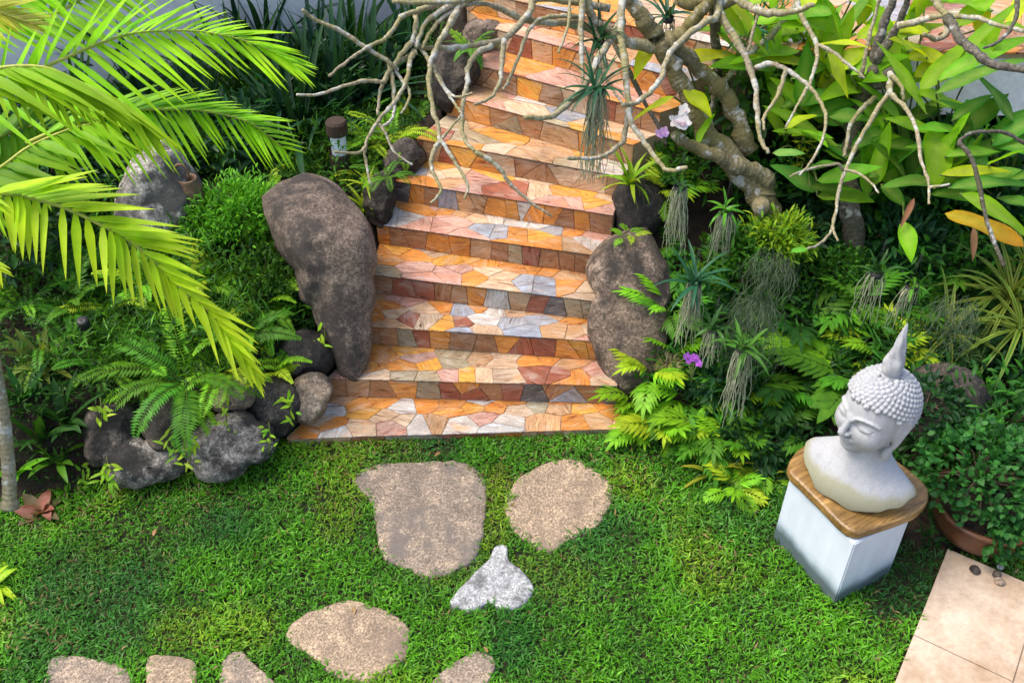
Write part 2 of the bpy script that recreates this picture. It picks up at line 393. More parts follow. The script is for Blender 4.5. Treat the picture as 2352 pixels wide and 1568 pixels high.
def paving(mb, O, U, V, Nn, poly, seeds, rnd, gap=.0009, th=.012, bev=.002):
    """stones split by nearest seed inside the 2-D polygon of the plane O,U,V and raised along Nn"""
    O=np.asarray(O,float); q=.62
    poly=[(p[0],p[1]/q) for p in poly]; seeds=[(a,b/q,c) for a,b,c in seeds]
    for i,(sx,sy,c) in enumerate(seeds):
        cell=list(poly)
        for j,(tx,ty,_) in enumerate(seeds):
            if i==j: continue
            nx,ny=tx-sx,ty-sy; l=math.hypot(nx,ny)
            if l<1e-5 or l>1.3: continue
            nx/=l; ny/=l
            cell=clip(cell,nx,ny,nx*(sx+tx)/2+ny*(sy+ty)/2)
            if len(cell)<3: break
        if len(cell)<3: continue
        cell=[(p[0],p[1]*q) for p in cell]
        a=inset(cell,gap+rnd.uniform(0,.0012))
        if len(a)<3: continue
        b=inset(a,bev)
        h=th*rnd.uniform(.75,1.3); col=jit(lerp3(PAL[c],(.55,.36,.19),.07),rnd,.12)
        ga=rnd.uniform(-.5,.5)+ (math.pi/2 if rnd.random()<.15 else 0); ca,sa=math.cos(ga),math.sin(ga); ou,ov=rnd.uniform(0,40),rnd.uniform(0,40)
        def W(p,z): return O+U*p[0]+V*p[1]+Nn*z
        def uv(p): return (p[0]*ca+p[1]*sa+ou, -p[0]*sa+p[1]*ca+ov)
        if len(b)>=3 and len(b)==len(a):
            n=len(a); vs=[W(p,0) for p in a]+[W(p,h-bev) for p in a]+[W(p,h) for p in b]; us=[uv(p) for p in a]*2+[uv(p) for p in b]
            fs=[(k,(k+1)%n,n+(k+1)%n,n+k) for k in range(n)]+[(n+k,n+(k+1)%n,2*n+(k+1)%n,2*n+k) for k in range(n)]+[tuple(range(2*n,3*n))]
        else:
            n=len(a); vs=[W(p,0) for p in a]+[W(p,h) for p in a]; us=[uv(p) for p in a]*2
            fs=[(k,(k+1)%n,n+(k+1)%n,n+k) for k in range(n)]+[tuple(range(n,2*n))]
        mb.add(vs,fs,col,us)
TS={1:"455,1280,T 400,1330,W 330,1400,C 270,1440,O 400,1420,O 440,1450,W 560,1310,O 680,1290,O 600,1350,Y 560,1430,C 690,1370,C 800,1320,W 740,1420,P 790,1400,C 920,1310,O 880,1410,W 960,1400,T 1060,1300,O 1050,1340,O 1110,1410,W 1180,1320,Y 1220,1290,W 1290,1320,O 1230,1380,P 1350,1400,W 1320,1430,W 1420,1330,C 1400,1290,O 1520,1310,E 1560,1400,T 1640,1320,T 1640,1290,O 1770,1320,Y 1830,1390,T 1880,1300,O 1740,1400,O 1950,1350,O 2000,1320,O 2030,1400,T",
2:"430,1140,P 490,1130,C 540,1090,T 620,1010,O 680,1050,O 600,1110,O 650,1150,C 840,1010,Y 880,1060,P 800,1100,O 800,1150,E 930,1160,E 930,1090,Y 1080,1040,E 1060,1080,E 1050,1150,P 1140,1150,Y 1220,1060,T 1320,1080,C 1330,1150,C 1230,1150,C 1350,1040,C 1500,1070,O 1530,1130,R 1640,1140,R 1560,1060,O 1700,1090,T 1760,1140,O 1820,1130,P 1880,1180,C 1730,1180,O",
3:"640,720,T 700,770,O 640,830,O 760,730,P 820,740,P 740,820,C 720,870,T 820,840,R 930,790,C 930,850,C 1000,780,O 1030,870,Y 1120,790,G 1110,870,R 1120,910,G 1200,780,O 1230,850,W 1210,900,C 1300,800,W 1390,800,C 1400,870,G 1450,900,G 1540,850,G 1520,800,T 1640,820,T 1620,900,T 1720,840,O 1740,910,T 1800,910,C 1830,950,P",
4:"670,480,O 760,470,Y 700,520,O 680,590,E 640,600,E 860,500,O 940,460,G 970,480,C 860,570,P 900,620,P 1060,530,Y 1100,580,P 1050,600,P 1180,520,Y 1230,540,O 1180,610,O 1250,590,C 1330,620,C 1330,660,C 1400,560,O 1500,560,O 1450,650,G 1550,660,G 1600,580,O 1680,600,T 1690,670,O 1790,690,C 1730,590,O 1800,720,C",
5:"760,190,O 740,290,W 820,300,W 900,250,O 980,240,P 1020,250,O 900,330,P 1000,340,P 1070,320,P 1130,270,T 1200,290,C 1270,290,W 1240,370,G 1310,380,G 1160,390,P 1430,310,W 1540,330,W 1410,390,O 1530,400,Y 1620,360,G 1600,430,O 1700,370,O 1710,440,T 1790,430,W 1840,400,P 1390,440,O",
6:"810,50,W 790,80,O 880,50,W 890,90,O 980,20,Y 970,60,C 1050,60,C 1090,110,T 1200,90,P 1150,140,P 1310,60,Y 1350,150,R 1430,140,R 1290,150,R 1450,60,C 1550,80,C 1510,150,C 1680,160,Y 1650,210,P 1700,210,P 1780,150,Y 1830,220,Y 1920,180,C 1900,250,P"}
RS={2:"430,1215,B 550,1220,T 680,1230,B 800,1220,O 940,1230,E 1050,1230,R 1130,1220,O 1180,1245,R 1280,1230,B 1380,1230,R 1500,1240,K 1620,1230,B 1700,1260,G 1810,1240,B 1920,1235,K",
3:"620,930,B 720,935,B 810,940,E 900,940,R 980,945,O 1120,960,B 1250,980,B 1350,980,O 1430,1000,R 1560,1000,R 1680,1010,O 1760,1000,Y 1820,1000,O",
4:"680,640,B 800,660,R 900,665,R 1030,680,B 1090,690,B 1190,700,O 1300,720,W 1430,730,T 1530,750,R 1620,770,K 1720,775,E 1800,780,E",
5:"690,390,O 760,400,B 850,400,B 1000,430,O 1100,440,O 1220,460,T 1330,480,B 1400,490,E 1480,500,R 1590,520,B 1690,530,B 1760,540,B",
6:"790,130,K 880,150,O 940,160,B 1040,180,G 1130,190,T 1190,190,T 1310,220,O 1390,230,O 1440,235,W 1520,260,O 1600,275,O 1680,300,B 1760,310,O 1850,320,B"}
def parse(s):
    out=[]
    for q in s.split():
        a,b,c=q.split(','); out.append(((600+float(a)/2.306)*.98,(380+float(b)/2.306)*.98,c))
    return out
def on_plane(px,py,O,Nn):
    r=ray(px,py); t=np.dot(np.asarray(O)-CAM,Nn)/np.dot(r,Nn); return CAM+r*t
def rseeds(rnd,poly,cell,pal):
    xs=[p[0] for p in poly]; ys=[p[1] for p in poly]; out=[]
    x=min(xs)
    while x<max(xs)+cell:
        y=min(ys)-cell*.2
        while y<max(ys)+cell*.5:
            out.append((x+rnd.uniform(-.45,.45)*cell,y+rnd.uniform(-.45,.45)*cell*.8,rnd.choice(pal))); y+=cell*.72
        x+=cell
    return out
def build_stairs():
    rnd=random.Random(5)
    root=empty('stone_staircase',(float(ST[0][0][0]+ST[0][1][0])/2,float(ST[0][0][1]),0))
    tag(root,'curving flight of garden steps clad in orange, cream and grey crazy paving','staircase')
    Z=np.array([0,0,1.0])
    for k in range(len(ST)):
        A,B,z=ST[k]; A=np.array(A);B=np.array(B)
        if k+1<len(ST):
            A2,B2,_=ST[k+1]; A2=np.array([A2[0],A2[1],z]);B2=np.array([B2[0],B2[1],z])
            D=nrm(B2-A2); back=nrm(np.cross(Z,D)); A2=A2+back*.03; B2=B2+back*.03
        else:
            D=nrm(B-A); back=nrm(np.cross(Z,D)); A2=A+back*2.2; B2=B+back*2.2+D*.6
        U=nrm(B-A); V=nrm(np.cross(Z,U))
        def loc(p): q=np.asarray(p)-A; return (float(np.dot(q,U)),float(np.dot(q,V)))
        # core
        mb=MB(); front=V*.018; zb=-.3
        c=[A+front,B+front,B2,A2]; top=[np.array([p[0],p[1],z-.0065]) for p in c]; bot=[np.array([p[0],p[1],min(zb,z-.5)]) for p in c]
        mb.add(top+bot,[(0,1,2,3),(0,4,5,1),(1,5,6,2),(2,6,7,3),(3,7,4,0)])
        core=mb.build('step',M['mortar'],root,False)
        # tread
        poly=[loc(A),loc(B),loc(B2),loc(A2)]
        if (k+1) in TS: seeds=[(*loc(on_plane(x,y,A,Z)),cc) for x,y,cc in parse(TS[k+1])]
        else: seeds=rseeds(rnd,poly,.29 if k<9 else .32,'OOYYCCPPTTWWOECRGC')
        mt=MB(); paving(mt,A-Z*.0065,U,V,Z,poly,seeds,rnd,th=.006)
        mt.build('tread',M['stone'],core,False)
        # riser
        W=float(np.linalg.norm(B-A)); H=RISE-.016 if k else .2
        O=A+V*.016-Z*(.016+H); 
        rp=[(0,0),(W,0),(W,H),(0,H)]
        if (k+1) in RS:
            sd=[]
            for x,y,cc in parse(RS[k+1]):
                q=on_plane(x,y,O,-V)-O; sd.append((float(np.dot(q,U)),float(np.clip(q[2],.02,H-.02)),cc))
        else:
            sd=[]; x=-.05
            while x<W+.1:
                sd.append((x,H*rnd.uniform(.25,.75),rnd.choice('OBBTTRCEOYB'))); x+=rnd.uniform(.09,.2)
        mr=MB(); paving(mr,O,U,Z,-V,rp,sd,rnd,th=.009)
        mr.build('riser',M['stone'],core,False)
build_stairs()

# ------------------------------------------------------------------ terrace that the stairs run up to
def build_terrace():
    rnd=random.Random(8); Z=np.array([0,0,1.0]); z=TERR_Z-.006
    e=[P(1770,112,z),P(2010,112,z),P(2190,112,z),P(2420,122,z)]
    A=e[0]; U=nrm(e[3]-e[0]); V=nrm(np.cross(Z,U)); W=float(np.linalg.norm(e[3]-e[0]))+3; Dp=3.6
    O=A-U*.25
    mb=MB()
    def box(o,u,v,lu,lv,z0,z1):
        c=[o,o+u*lu,o+u*lu+v*lv,o+v*lv]
        vs=[np.array([p[0],p[1],z0]) for p in c]+[np.array([p[0],p[1],z1]) for p in c]
        mb.add(vs,[(3,2,1,0),(4,5,6,7),(0,1,5,4),(1,2,6,5),(2,3,7,6),(3,0,4,7)])
    box(O+V*.02,U,V,W,Dp,z-.05,z-.015)
    sl=mb.build('terrace',M['mortar'],None,False); struct(sl)
    poly=[(0,0),(W,0),(W,Dp),(0,Dp)]
    mt=MB(); paving(mt,O-Z*.014,U,V,Z,poly,rseeds(rnd,poly,.36,'TTEEBTOGRTPEB'),rnd)
    struct(mt.build('terrace_paving',M['stone'],None,False))
    # white fascia beam under the edge
    mb=MB(); box(O+V*.04+U*.9,U,V,W-.9,.18,z-.45,z-.053)
    tag(mb.build('retaining_wall',M['white_wall'],None,False),'low white rendered wall under the edge of the stone terrace, half hidden by broad leaves','wall')
build_terrace()
def back_wall():
    mb=MB(); 
    a=P(-1100,560,.8); b=P(1080,60,.8); a[2]=0;b[2]=0
    U=nrm(b-a); V=nrm(np.cross([0,0,1.0],U)); c=[a,b,b+V*.2,a+V*.2]
    vs=[(p[0],p[1],.2) for p in c]+[(p[0],p[1],3.1) for p in c]
    mb.add(vs,[(3,2,1,0),(4,5,6,7),(0,1,5,4),(1,2,6,5),(2,3,7,6),(3,0,4,7)])
    tag(mb.build('garden_wall',M['white_wall'],None,False),'tall pale rendered wall behind the palm at the upper left','wall')
back_wall()

# ------------------------------------------------------------------ rocks
from mathutils.bvhtree import BVHTree
BV=[]
def H(x,y):
    """first ground or rock surface on the sight line"""
    g=G(x,y); r=nrm(ray(x,y)); best=np.linalg.norm(g-CAM)
    for b in BV:
        h=b.ray_cast(Vector(CAM),Vector(r))
        if h[0] is not None and h[3]<best: best=h[3]
    return CAM+r*best
def rock(outline, d, thick, mat, label, seed=0, back=None, rough=.10, power=.62, name='boulder', group=None, auto=True, facets=14, grow=1.12):
    """boulder with the traced outline, standing d metres deep, thick metres through"""
    cx=sum(p[0] for p in outline)/len(outline); cy=sum(p[1] for p in outline)/len(outline)
    bt=max(outline,key=lambda p:p[1]); gd=depth(G(*bt)); d0=d
    if auto: d=gd-.25*thick
    C=S(cx,cy,d); k=d/FD; print('rock',label[:30],round(d0,2),round(d,2))
    q=[(math.atan2(-(y-cy),x-cx),math.hypot(x-cx,y-cy)*k) for x,y in outline]; q.sort()
    an=[a-2*math.pi for a,_ in q]+[a for a,_ in q]+[a+2*math.pi for a,_ in q]; rr=[r for _,r in q]*3
    bm=bmesh.new(); bmesh.ops.create_icosphere(bm,subdivisions=5,radius=1.0)
    rq=random.Random(seed*11+2)
    for k in range(facets):
        nn=Vector((rq.gauss(0,1),rq.gauss(0,1),abs(rq.gauss(0,1))+.2)).normalized(); dd=rq.uniform(.66,.9)
        for v in bm.verts:
            e=v.co.dot(nn)-dd
            if e>0: v.co-=nn*e*.8
    vd=nrm(C-CAM); rx=nrm(np.cross(vd,[0,0,1.0])); uy=np.cross(rx,vd)
    off=Vector((seed*7.3,seed*3.1,seed*1.7)); rm=sum(r for r in rr)/len(rr)
    for v in bm.verts:
        a,b,c=v.co; s=math.hypot(a,b); ph=math.atan2(b,a); r=float(np.interp(ph,an,rr))
        s2=s**power if s>0 else 0; c2=math.copysign(abs(c)**power,c)
        r*=grow; p=rx*(math.cos(ph)*r*s2)+uy*(math.sin(ph)*r*s2)-vd*(c2*thick)
        w=Vector(p)/rm
        cz=noise.voronoi(w*1.6+off)[0][0]; nz=noise.fractal(w*1.2+off,1.0,2.0,4)*rough*1.1-cz*rough*.9+rough*.35+noise.fractal(w*6+off,.9,2.0,4)*rough*.22
        kx=1+nz
        v.co=Vector(p*kx)
    me=bpy.data.meshes.new(name); bm.to_mesh(me); bm.free(); me.polygons.foreach_set('use_smooth',np.ones(len(me.polygons),dtype=bool)); me.materials.append(mat)
    o=link(name,me); o.location=tuple(C); tag(o,label,'boulder',group)
    BV.append(BVHTree.FromPolygons([v.co+Vector(C) for v in me.vertices],[p.vertices[:] for p in me.polygons])); return o
rock([(632,440),(660,412),(730,392),(790,415),(825,470),(862,545),(866,580),(848,650),(832,740),(812,830),(780,872),(745,850),(735,790),(705,700),(668,610),(640,520)],5.62,.36,M['rock'],'largest boulder, tall brown granite leaning against the left side of the steps',1,rough=.035,facets=3,power=.75,grow=1.03)
rock([(1340,625),(1362,575),(1400,545),(1470,525),(1510,580),(1530,700),(1520,790),(1480,870),(1448,900),(1395,840),(1372,790),(1350,720),(1366,680)],5.35,.17,M['rock_stain'],'big brown granite boulder with dark crown on the right side of the steps',2,rough=.035,facets=9,power=.6,grow=1.08)
rock([(1418,520),(1405,470),(1420,425),(1470,405),(1510,430),(1515,500),(1490,545),(1440,545)],5.9,.2,M['rock_dark'],'blackish boulder above the big right boulder beside the steps',3,rough=.06)
rock([(880,375),(900,340),(945,325),(975,345),(965,380),(930,402),(890,400)],6.45,.17,M['rock_dark'],'small rounded dark boulder at the left end of the upper middle steps',4)
rock([(842,455),(862,410),(900,400),(905,440),(898,480),(872,515),(848,500)],6.2,.16,M['rock_dark'],'dark boulder wedged between the tallest boulder and the steps',5)
rock([(1005,240),(1000,170),(1010,120),(1060,105),(1098,130),(1090,185),(1050,215),(1030,265)],7.3,.2,M['rock_dark'],'brown boulder at the left of the upper steps behind the hanging branches',6)
rock([(1075,60),(1110,50),(1145,60),(1140,95),(1100,120),(1070,100)],8.0,.18,M['rock'],'grey boulder at the top left corner of the highest visible step',7)
# retaining rocks by the lawn on the left
rock([(672,960),(676,900),(700,860),(740,858),(768,885),(748,930),(700,975)],5.25,.16,M['rock_tan'],'tan angular rock at the left end of the second step',8,rough=.08,grow=1.03,power=.55)
rock([(430,985),(470,955),(545,940),(610,975),(650,1005),(640,1040),(560,1075),(480,1095),(440,1080)],4.98,.17,M['rock_grey'],'pale grey rock with black streaks at the edge of the lawn',9,rough=.08,grow=1.03,power=.55)
rock([(480,905),(500,882),(560,872),(585,890),(575,930),(520,945),(485,930)],5.3,.14,M['rock_tan'],'flat topped tan stone resting on the black streaked rock',10,rough=.08,grow=1.03,power=.55)
rock([(560,960),(585,900),(640,850),(675,870),(672,980),(640,1005),(590,985)],5.25,.17,M['rock_dark'],'dark upright rock between the tan stone and the tan angular rock',11,rough=.08,grow=1.03,power=.55)
rock([(645,800),(680,760),(745,770),(765,830),(740,870),(690,860),(650,850)],5.55,.2,M['rock_dark'],'black mossy rock under the foot of the tallest boulder',12,rough=.08,grow=1.03,power=.55)
rock([(320,950),(360,905),(430,915),(480,930),(440,975),(430,1040),(340,1010)],5.15,.16,M['rock_dark'],'black rock beneath the large sword fern in the left wall',13,rough=.09,grow=1.03,power=.55)
rock([(240,1010),(290,985),(345,1010),(430,1040),(430,1100),(340,1110),(250,1090)],5.0,.16,M['rock_grey'],'low grey and black rock at the lawn edge left of the streaked rock',14,rough=.09,grow=1.03,power=.55)
rock([(190,990),(215,935),(280,920),(325,950),(300,1000),(230,1060),(195,1050)],5.15,.17,M['rock_dark'],'dark rock at the left end of the low stone wall',15,rough=.09,grow=1.03,power=.55)
rock([(270,470),(300,400),(345,362),(405,345),(430,375),(440,470),(420,540),(340,560),(285,530)],6.3,.22,M['lichen_rock'],'pale lichen covered rock behind the palm fronds',17,rough=.1)
rock([(2090,880),(2150,850),(2230,870),(2260,940),(2230,1010),(2150,1020),(2100,960)],5.6,.2,M['rock_dark'],'dark rock in the shade behind the statue and under the striped plant',18,rough=.09)

# ------------------------------------------------------------------ stepping stones
STONES=[]
def smooth_poly(pts,per=5):
    q=[np.array(p,float) for p in pts]; n=len(q); out=[]
    for i in range(n):
        a,b,c,d=q[i-1],q[i],q[(i+1)%n],q[(i+2)%n]
        for k in range(per):
            t=k/per; out.append(.5*((2*b)+(c-a)*t+(2*a-5*b+4*c-d)*t*t+(3*b-a-3*c+d)*t**3))
    return out
def stepping(pts,mat,label,h=.022,seed=0):
    rnd=random.Random(seed+50)
    w=[P(x,y,.01)[:2] for x,y in pts]; w=smooth_poly(w,8); n=len(w); C=sum(w)/n
    w=[p+(p-C)*0.02*noise.noise(Vector((p[0]*14,p[1]*14,seed)))*2 for p in w]
    STONES.append([tuple(p) for p in w])
    rings=[(1.0,-.05),(1.0,h*.45),(.975,h*.85),(.93,h*1.0)]+[(r,h*1.06) for r in (.84,.74,.63,.52,.41,.3,.2,.1)]
    vs=[];fs=[]
    for r,z in rings:
        for p in w:
            q=C+(p-C)*r; zz=z
            if z>0: zz+= .007*noise.fractal(Vector((q[0]*7,q[1]*7,seed*3.0)),1,2,5)+.0035*noise.noise(Vector((q[0]*34,q[1]*34,seed)))
            vs.append((q[0],q[1],zz))
    for i in range(len(rings)-1):
        for k in range(n): fs.append((i*n+k,i*n+(k+1)%n,(i+1)*n+(k+1)%n,(i+1)*n+k))
    vs.append((C[0],C[1],h*1.06)); b=(len(rings)-1)*n
    for k in range(n): fs.append((b+k,b+(k+1)%n,len(vs)-1))
    mb=MB(); mb.add(vs,fs); o=mb.build('stepping_stone',mat); tag(o,label,'stepping stone','stepping stones set in the lawn'); return o
stepping([(808,1100),(860,1068),(960,1062),(1050,1058),(1105,1085),(1118,1130),(1112,1210),(1095,1280),(1040,1310),(990,1328),(945,1312),(880,1280),(862,1200),(850,1150)],M['flag'],'largest brown grey stepping stone, left of the pair below the steps',seed=1)
stepping([(1160,1160),(1190,1100),(1270,1058),(1340,1060),(1400,1110),(1405,1150),(1370,1210),(1310,1240),(1260,1268),(1200,1235),(1165,1195)],M['flag_tan'],'round tan stepping stone, right of the pair below the steps',seed=2)
stepping([(1032,1388),(1050,1362),(1085,1322),(1122,1288),(1138,1256),(1164,1256),(1170,1288),(1198,1312),(1228,1350),(1202,1392),(1165,1404),(1122,1390),(1072,1406)],M['flag_white'],'pale grey triangular stepping stone with a rough surface',h=.03,seed=3)
stepping([(655,1462),(700,1410),(790,1380),(860,1390),(930,1430),(945,1470),(920,1530),(850,1566),(770,1552),(720,1510)],M['flag_tan'],'smooth oval sand coloured stepping stone in the front lawn',seed=4)
stepping([(105,1555),(130,1508),(200,1510),(290,1535),(300,1620),(120,1640)],M['flag'],'broad brown stepping stone cut off by the bottom left edge of the picture',seed=5)
stepping([(335,1530),(350,1505),(420,1510),(452,1530),(440,1600),(350,1610)],M['flag_tan'],'small squarish tan stepping stone near the bottom left',seed=6)
stepping([(505,1570),(515,1515),(550,1495),(590,1530),(640,1580),(600,1640),(520,1640)],M['flag'],'mottled grey pink stepping stone at the bottom, left of the oval one',seed=7)
stepping([(985,1580),(1030,1530),(1100,1495),(1140,1520),(1120,1570),(1080,1640),(990,1640)],M['flag'],'brown stepping stone at the bottom, right of the oval one',seed=8)

# ------------------------------------------------------------------ patio tiles
PATIO=[P(2172,1268,.0)[:2],P(2050,1575,.0)[:2]]
def build_patio():
    a=PATIO[0]; b=PATIO[1]; V=nrm(np.array(a)-np.array(b)); U=np.array([V[1],-V[0]])
    L=.62; g=.006; mb=MB(); mj=MB()
    o=np.array(a)
    def sheet(mbx,x0,x1,y0,y1,z,zb):
        c=[o+U*x0-V*y1,o+U*x1-V*y1,o+U*x1-V*y0,o+U*x0-V*y0]
        vs=[(p[0],p[1],zb) for p in c]+[(p[0],p[1],z) for p in c]
        mbx.add(vs,[(4,5,6,7),(0,1,5,4),(1,2,6,5),(2,3,7,6),(3,0,4,7)])
    for i in range(5):
        for j in range(5):
            x0=i*.46; y0=j*.62+(0 if i%2==0 else -.3)
            if y0<0: y0=0
            y1=(j+1)*.62+(0 if i%2==0 else -.3)
            sheet(mb,x0+g/2,x0+.46-g/2,y0+g/2,y1-g/2,.035,-.02)
    sheet(mj,.004,2.296,.004,2.78,.03,-.03)
    struct(mb.build('patio',M['patio'],None,False)); struct(mj.build('patio_joint',M['joint'],None,False))
    return [o-V*0+U*0,o+U*2.3,o+U*2.3-V*3.1,o-V*3.1]
PATIO_POLY=[tuple(p) for p in build_patio()]
# ------------------------------------------------------------------ lawn grass (uncountable)
def vnoise(x,y,s,seed):
    rs=np.random.RandomState(seed); T=rs.rand(64,64); u=x*s; v=y*s
    i=np.floor(u).astype(int); j=np.floor(v).astype(int); fu=u-i; fv=v-j; fu=fu*fu*(3-2*fu); fv=fv*fv*(3-2*fv)
    g=lambda a,b:T[a%64,b%64]
    return (g(i,j)*(1-fu)+g(i+1,j)*fu)*(1-fv)+(g(i,j+1)*(1-fu)+g(i+1,j+1)*fu)*fv
def inpoly(x,y,poly):
    c=np.zeros(len(x),bool); n=len(poly); j=n-1
    for i in range(n):
        xi,yi=poly[i];xj,yj=poly[j]
        if yi!=yj: c^=((yi>y)!=(yj>y))&(x<(xj-xi)*(y-yi)/(yj-yi)+xi)
        j=i
    return c
def shrink(poly,k):
    C=np.mean(poly,axis=0); return [tuple(C+(np.array(p)-C)*k) for p in poly]
PED=[P(1775,1232)[:2],P(1915,1390)[:2],P(2043,1315)[:2]]
PED.append(PED[0]+PED[2]-PED[1])
def lawn(n=190000):
    rs=np.random.RandomState(3)
    x=rs.uniform(-4.1,3.4,n); y=rs.uniform(1.6,4.35,n)
    ed=np.interp(x,_ex,_ey)+.05+.10*(vnoise(x+50,y+50,4,9)-.5)
    ok=y<ed
    # thin out far from view
    for p in STONES: ok&=~inpoly(x,y,shrink(p,.90))
    ok&=~inpoly(x,y,shrink(PATIO_POLY,1.0)); ok&=~inpoly(x,y,shrink([tuple(p) for p in PED],.97))
    # keep only the part that the picture frames (with a margin)
    zc=y*FW[1]-(0-CAM_H)*-FW[2]*-1; dd=y*FW[1]+(-CAM_H)*FW[2]; sx=1176+x/dd*FD; sy=784-(y*UP[1]+(-CAM_H)*UP[2])/dd*FD
    ok&=(sx>-480)&(sx<2800)&(sy<1850)
    # bare brown patches
    bare=vnoise(x+9,y+3,2.2,5)*.6+vnoise(x,y,7,6)*.4
    pb=inpoly(x,y,[tuple(P(a,b)[:2]) for a,b in [(200,1180),(330,1170),(400,1215),(360,1270),(240,1270)]])
    ok&=~(pb&(rs.rand(n)<.45)); 
    gap=inpoly(x,y,[tuple(P(a,b)[:2]) for a,b in [(1118,1070),(1165,1070),(1170,1250),(1100,1270)]])
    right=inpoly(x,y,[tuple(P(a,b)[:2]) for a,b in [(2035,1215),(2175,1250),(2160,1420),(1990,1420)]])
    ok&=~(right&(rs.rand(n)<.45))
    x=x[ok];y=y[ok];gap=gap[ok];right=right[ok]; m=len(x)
    cl=vnoise(x+5,y+9,5,11); cl2=vnoise(x+2,y+7,16,12); big=vnoise(x+1,y+1,1.4,13)
    L=rs.uniform(.020,.05,m)*(.7+.6*cl); W=rs.uniform(.0046,.0098,m)*(.85+.35*cl)
    az=rs.uniform(0,2*np.pi,m)+ (cl2-.5)*3; tilt=np.clip(rs.normal(.95,.3,m),.15,1.45)
    h0=rs.uniform(.0,.018,m)*(.3+cl)
    d=np.stack([np.cos(az)*np.sin(tilt),np.sin(az)*np.sin(tilt),np.cos(tilt)],1)
    s=np.stack([-np.sin(az),np.cos(az),np.zeros(m)],1)
    nn=np.cross(s,d); tw=rs.uniform(-.6,.6,m)[:,None]; s=s*np.cos(tw)+nn*np.sin(tw)
    b=np.stack([x,y,h0],1); mid=b+d*(L*.5)[:,None]; d2=d+np.array([0,0,-.55])*rs.uniform(.4,1.4,m)[:,None]; d2/=np.linalg.norm(d2,axis=1)[:,None]
    tip=mid+d2*(L*.55)[:,None]; tip[:,2]=np.maximum(tip[:,2],.004)
    w=W[:,None]
    V=np.stack([b-s*w*.35,b+s*w*.35,mid-s*w*.5,mid+s*w*.5,tip],1).reshape(-1,3)
    g1=np.array([.036,.15,.006]);g2=np.array([.135,.385,.012]);g3=np.array([.28,.38,.02]);g4=np.array([.035,.15,.02]);br=np.array([.25,.17,.07])
    t=np.clip(cl*.6+big*.5-.1+rs.normal(0,.22,m),0,1)[:,None]
    c=g1*(1-t)+g2*t
    yel=np.clip((vnoise(x+30,y+30,3.2,21)-.58)*3.2,0,.75)[:,None]*rs.rand(m)[:,None]; c=c*(1-yel)+g3*yel
    dk=np.clip((vnoise(x+60,y+60,2.6,23)-.6)*3.,0,.9)[:,None]; c=c*(1-dk)+g4*dk
    c[gap]=c[gap]*.5+g3*.5*rs.uniform(.5,1.1,gap.sum())[:,None]
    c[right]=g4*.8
    dead=rs.rand(m)<(.012+.10*np.clip((vnoise(x+81,y+33,2.4,71)-.55)*3,0,1)); c[dead]=br*rs.uniform(.5,1.1,dead.sum())[:,None]
    c*=rs.uniform(.75,1.25,m)[:,None]
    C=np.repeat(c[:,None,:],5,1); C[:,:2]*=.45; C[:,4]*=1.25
    me=bpy.data.meshes.new('lawn_grass'); i=np.arange(m)*5
    me.vertices.add(m*5); me.vertices.foreach_set('co',V.astype(np.float32).ravel())
    q=np.stack([i,i+1,i+3,i+2],1); tr=np.stack([i+2,i+3,i+4],1)
    loops=np.concatenate([q.ravel(),tr.ravel()]); me.loops.add(len(loops)); me.loops.foreach_set('vertex_index',loops.astype(np.int32))
    me.polygons.add(2*m); ls=np.concatenate([np.arange(m)*4,4*m+np.arange(m)*3]); me.polygons.foreach_set('loop_start',ls.astype(np.int32))
    try: me.polygons.foreach_set('loop_total',np.concatenate([np.full(m,4),np.full(m,3)]).astype(np.int32))
    except Exception: pass
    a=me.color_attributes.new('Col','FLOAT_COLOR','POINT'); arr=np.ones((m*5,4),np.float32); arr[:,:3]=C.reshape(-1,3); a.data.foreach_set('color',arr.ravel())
    me.polygons.foreach_set('use_smooth',np.ones(2*m,bool))
    me.materials.append(M['grass']); me.update(calc_edges=True); me.validate()
    o=link('lawn_grass',me); tag(o,'short broad bladed green lawn around the stepping stones','grass',kind='stuff')
lawn()
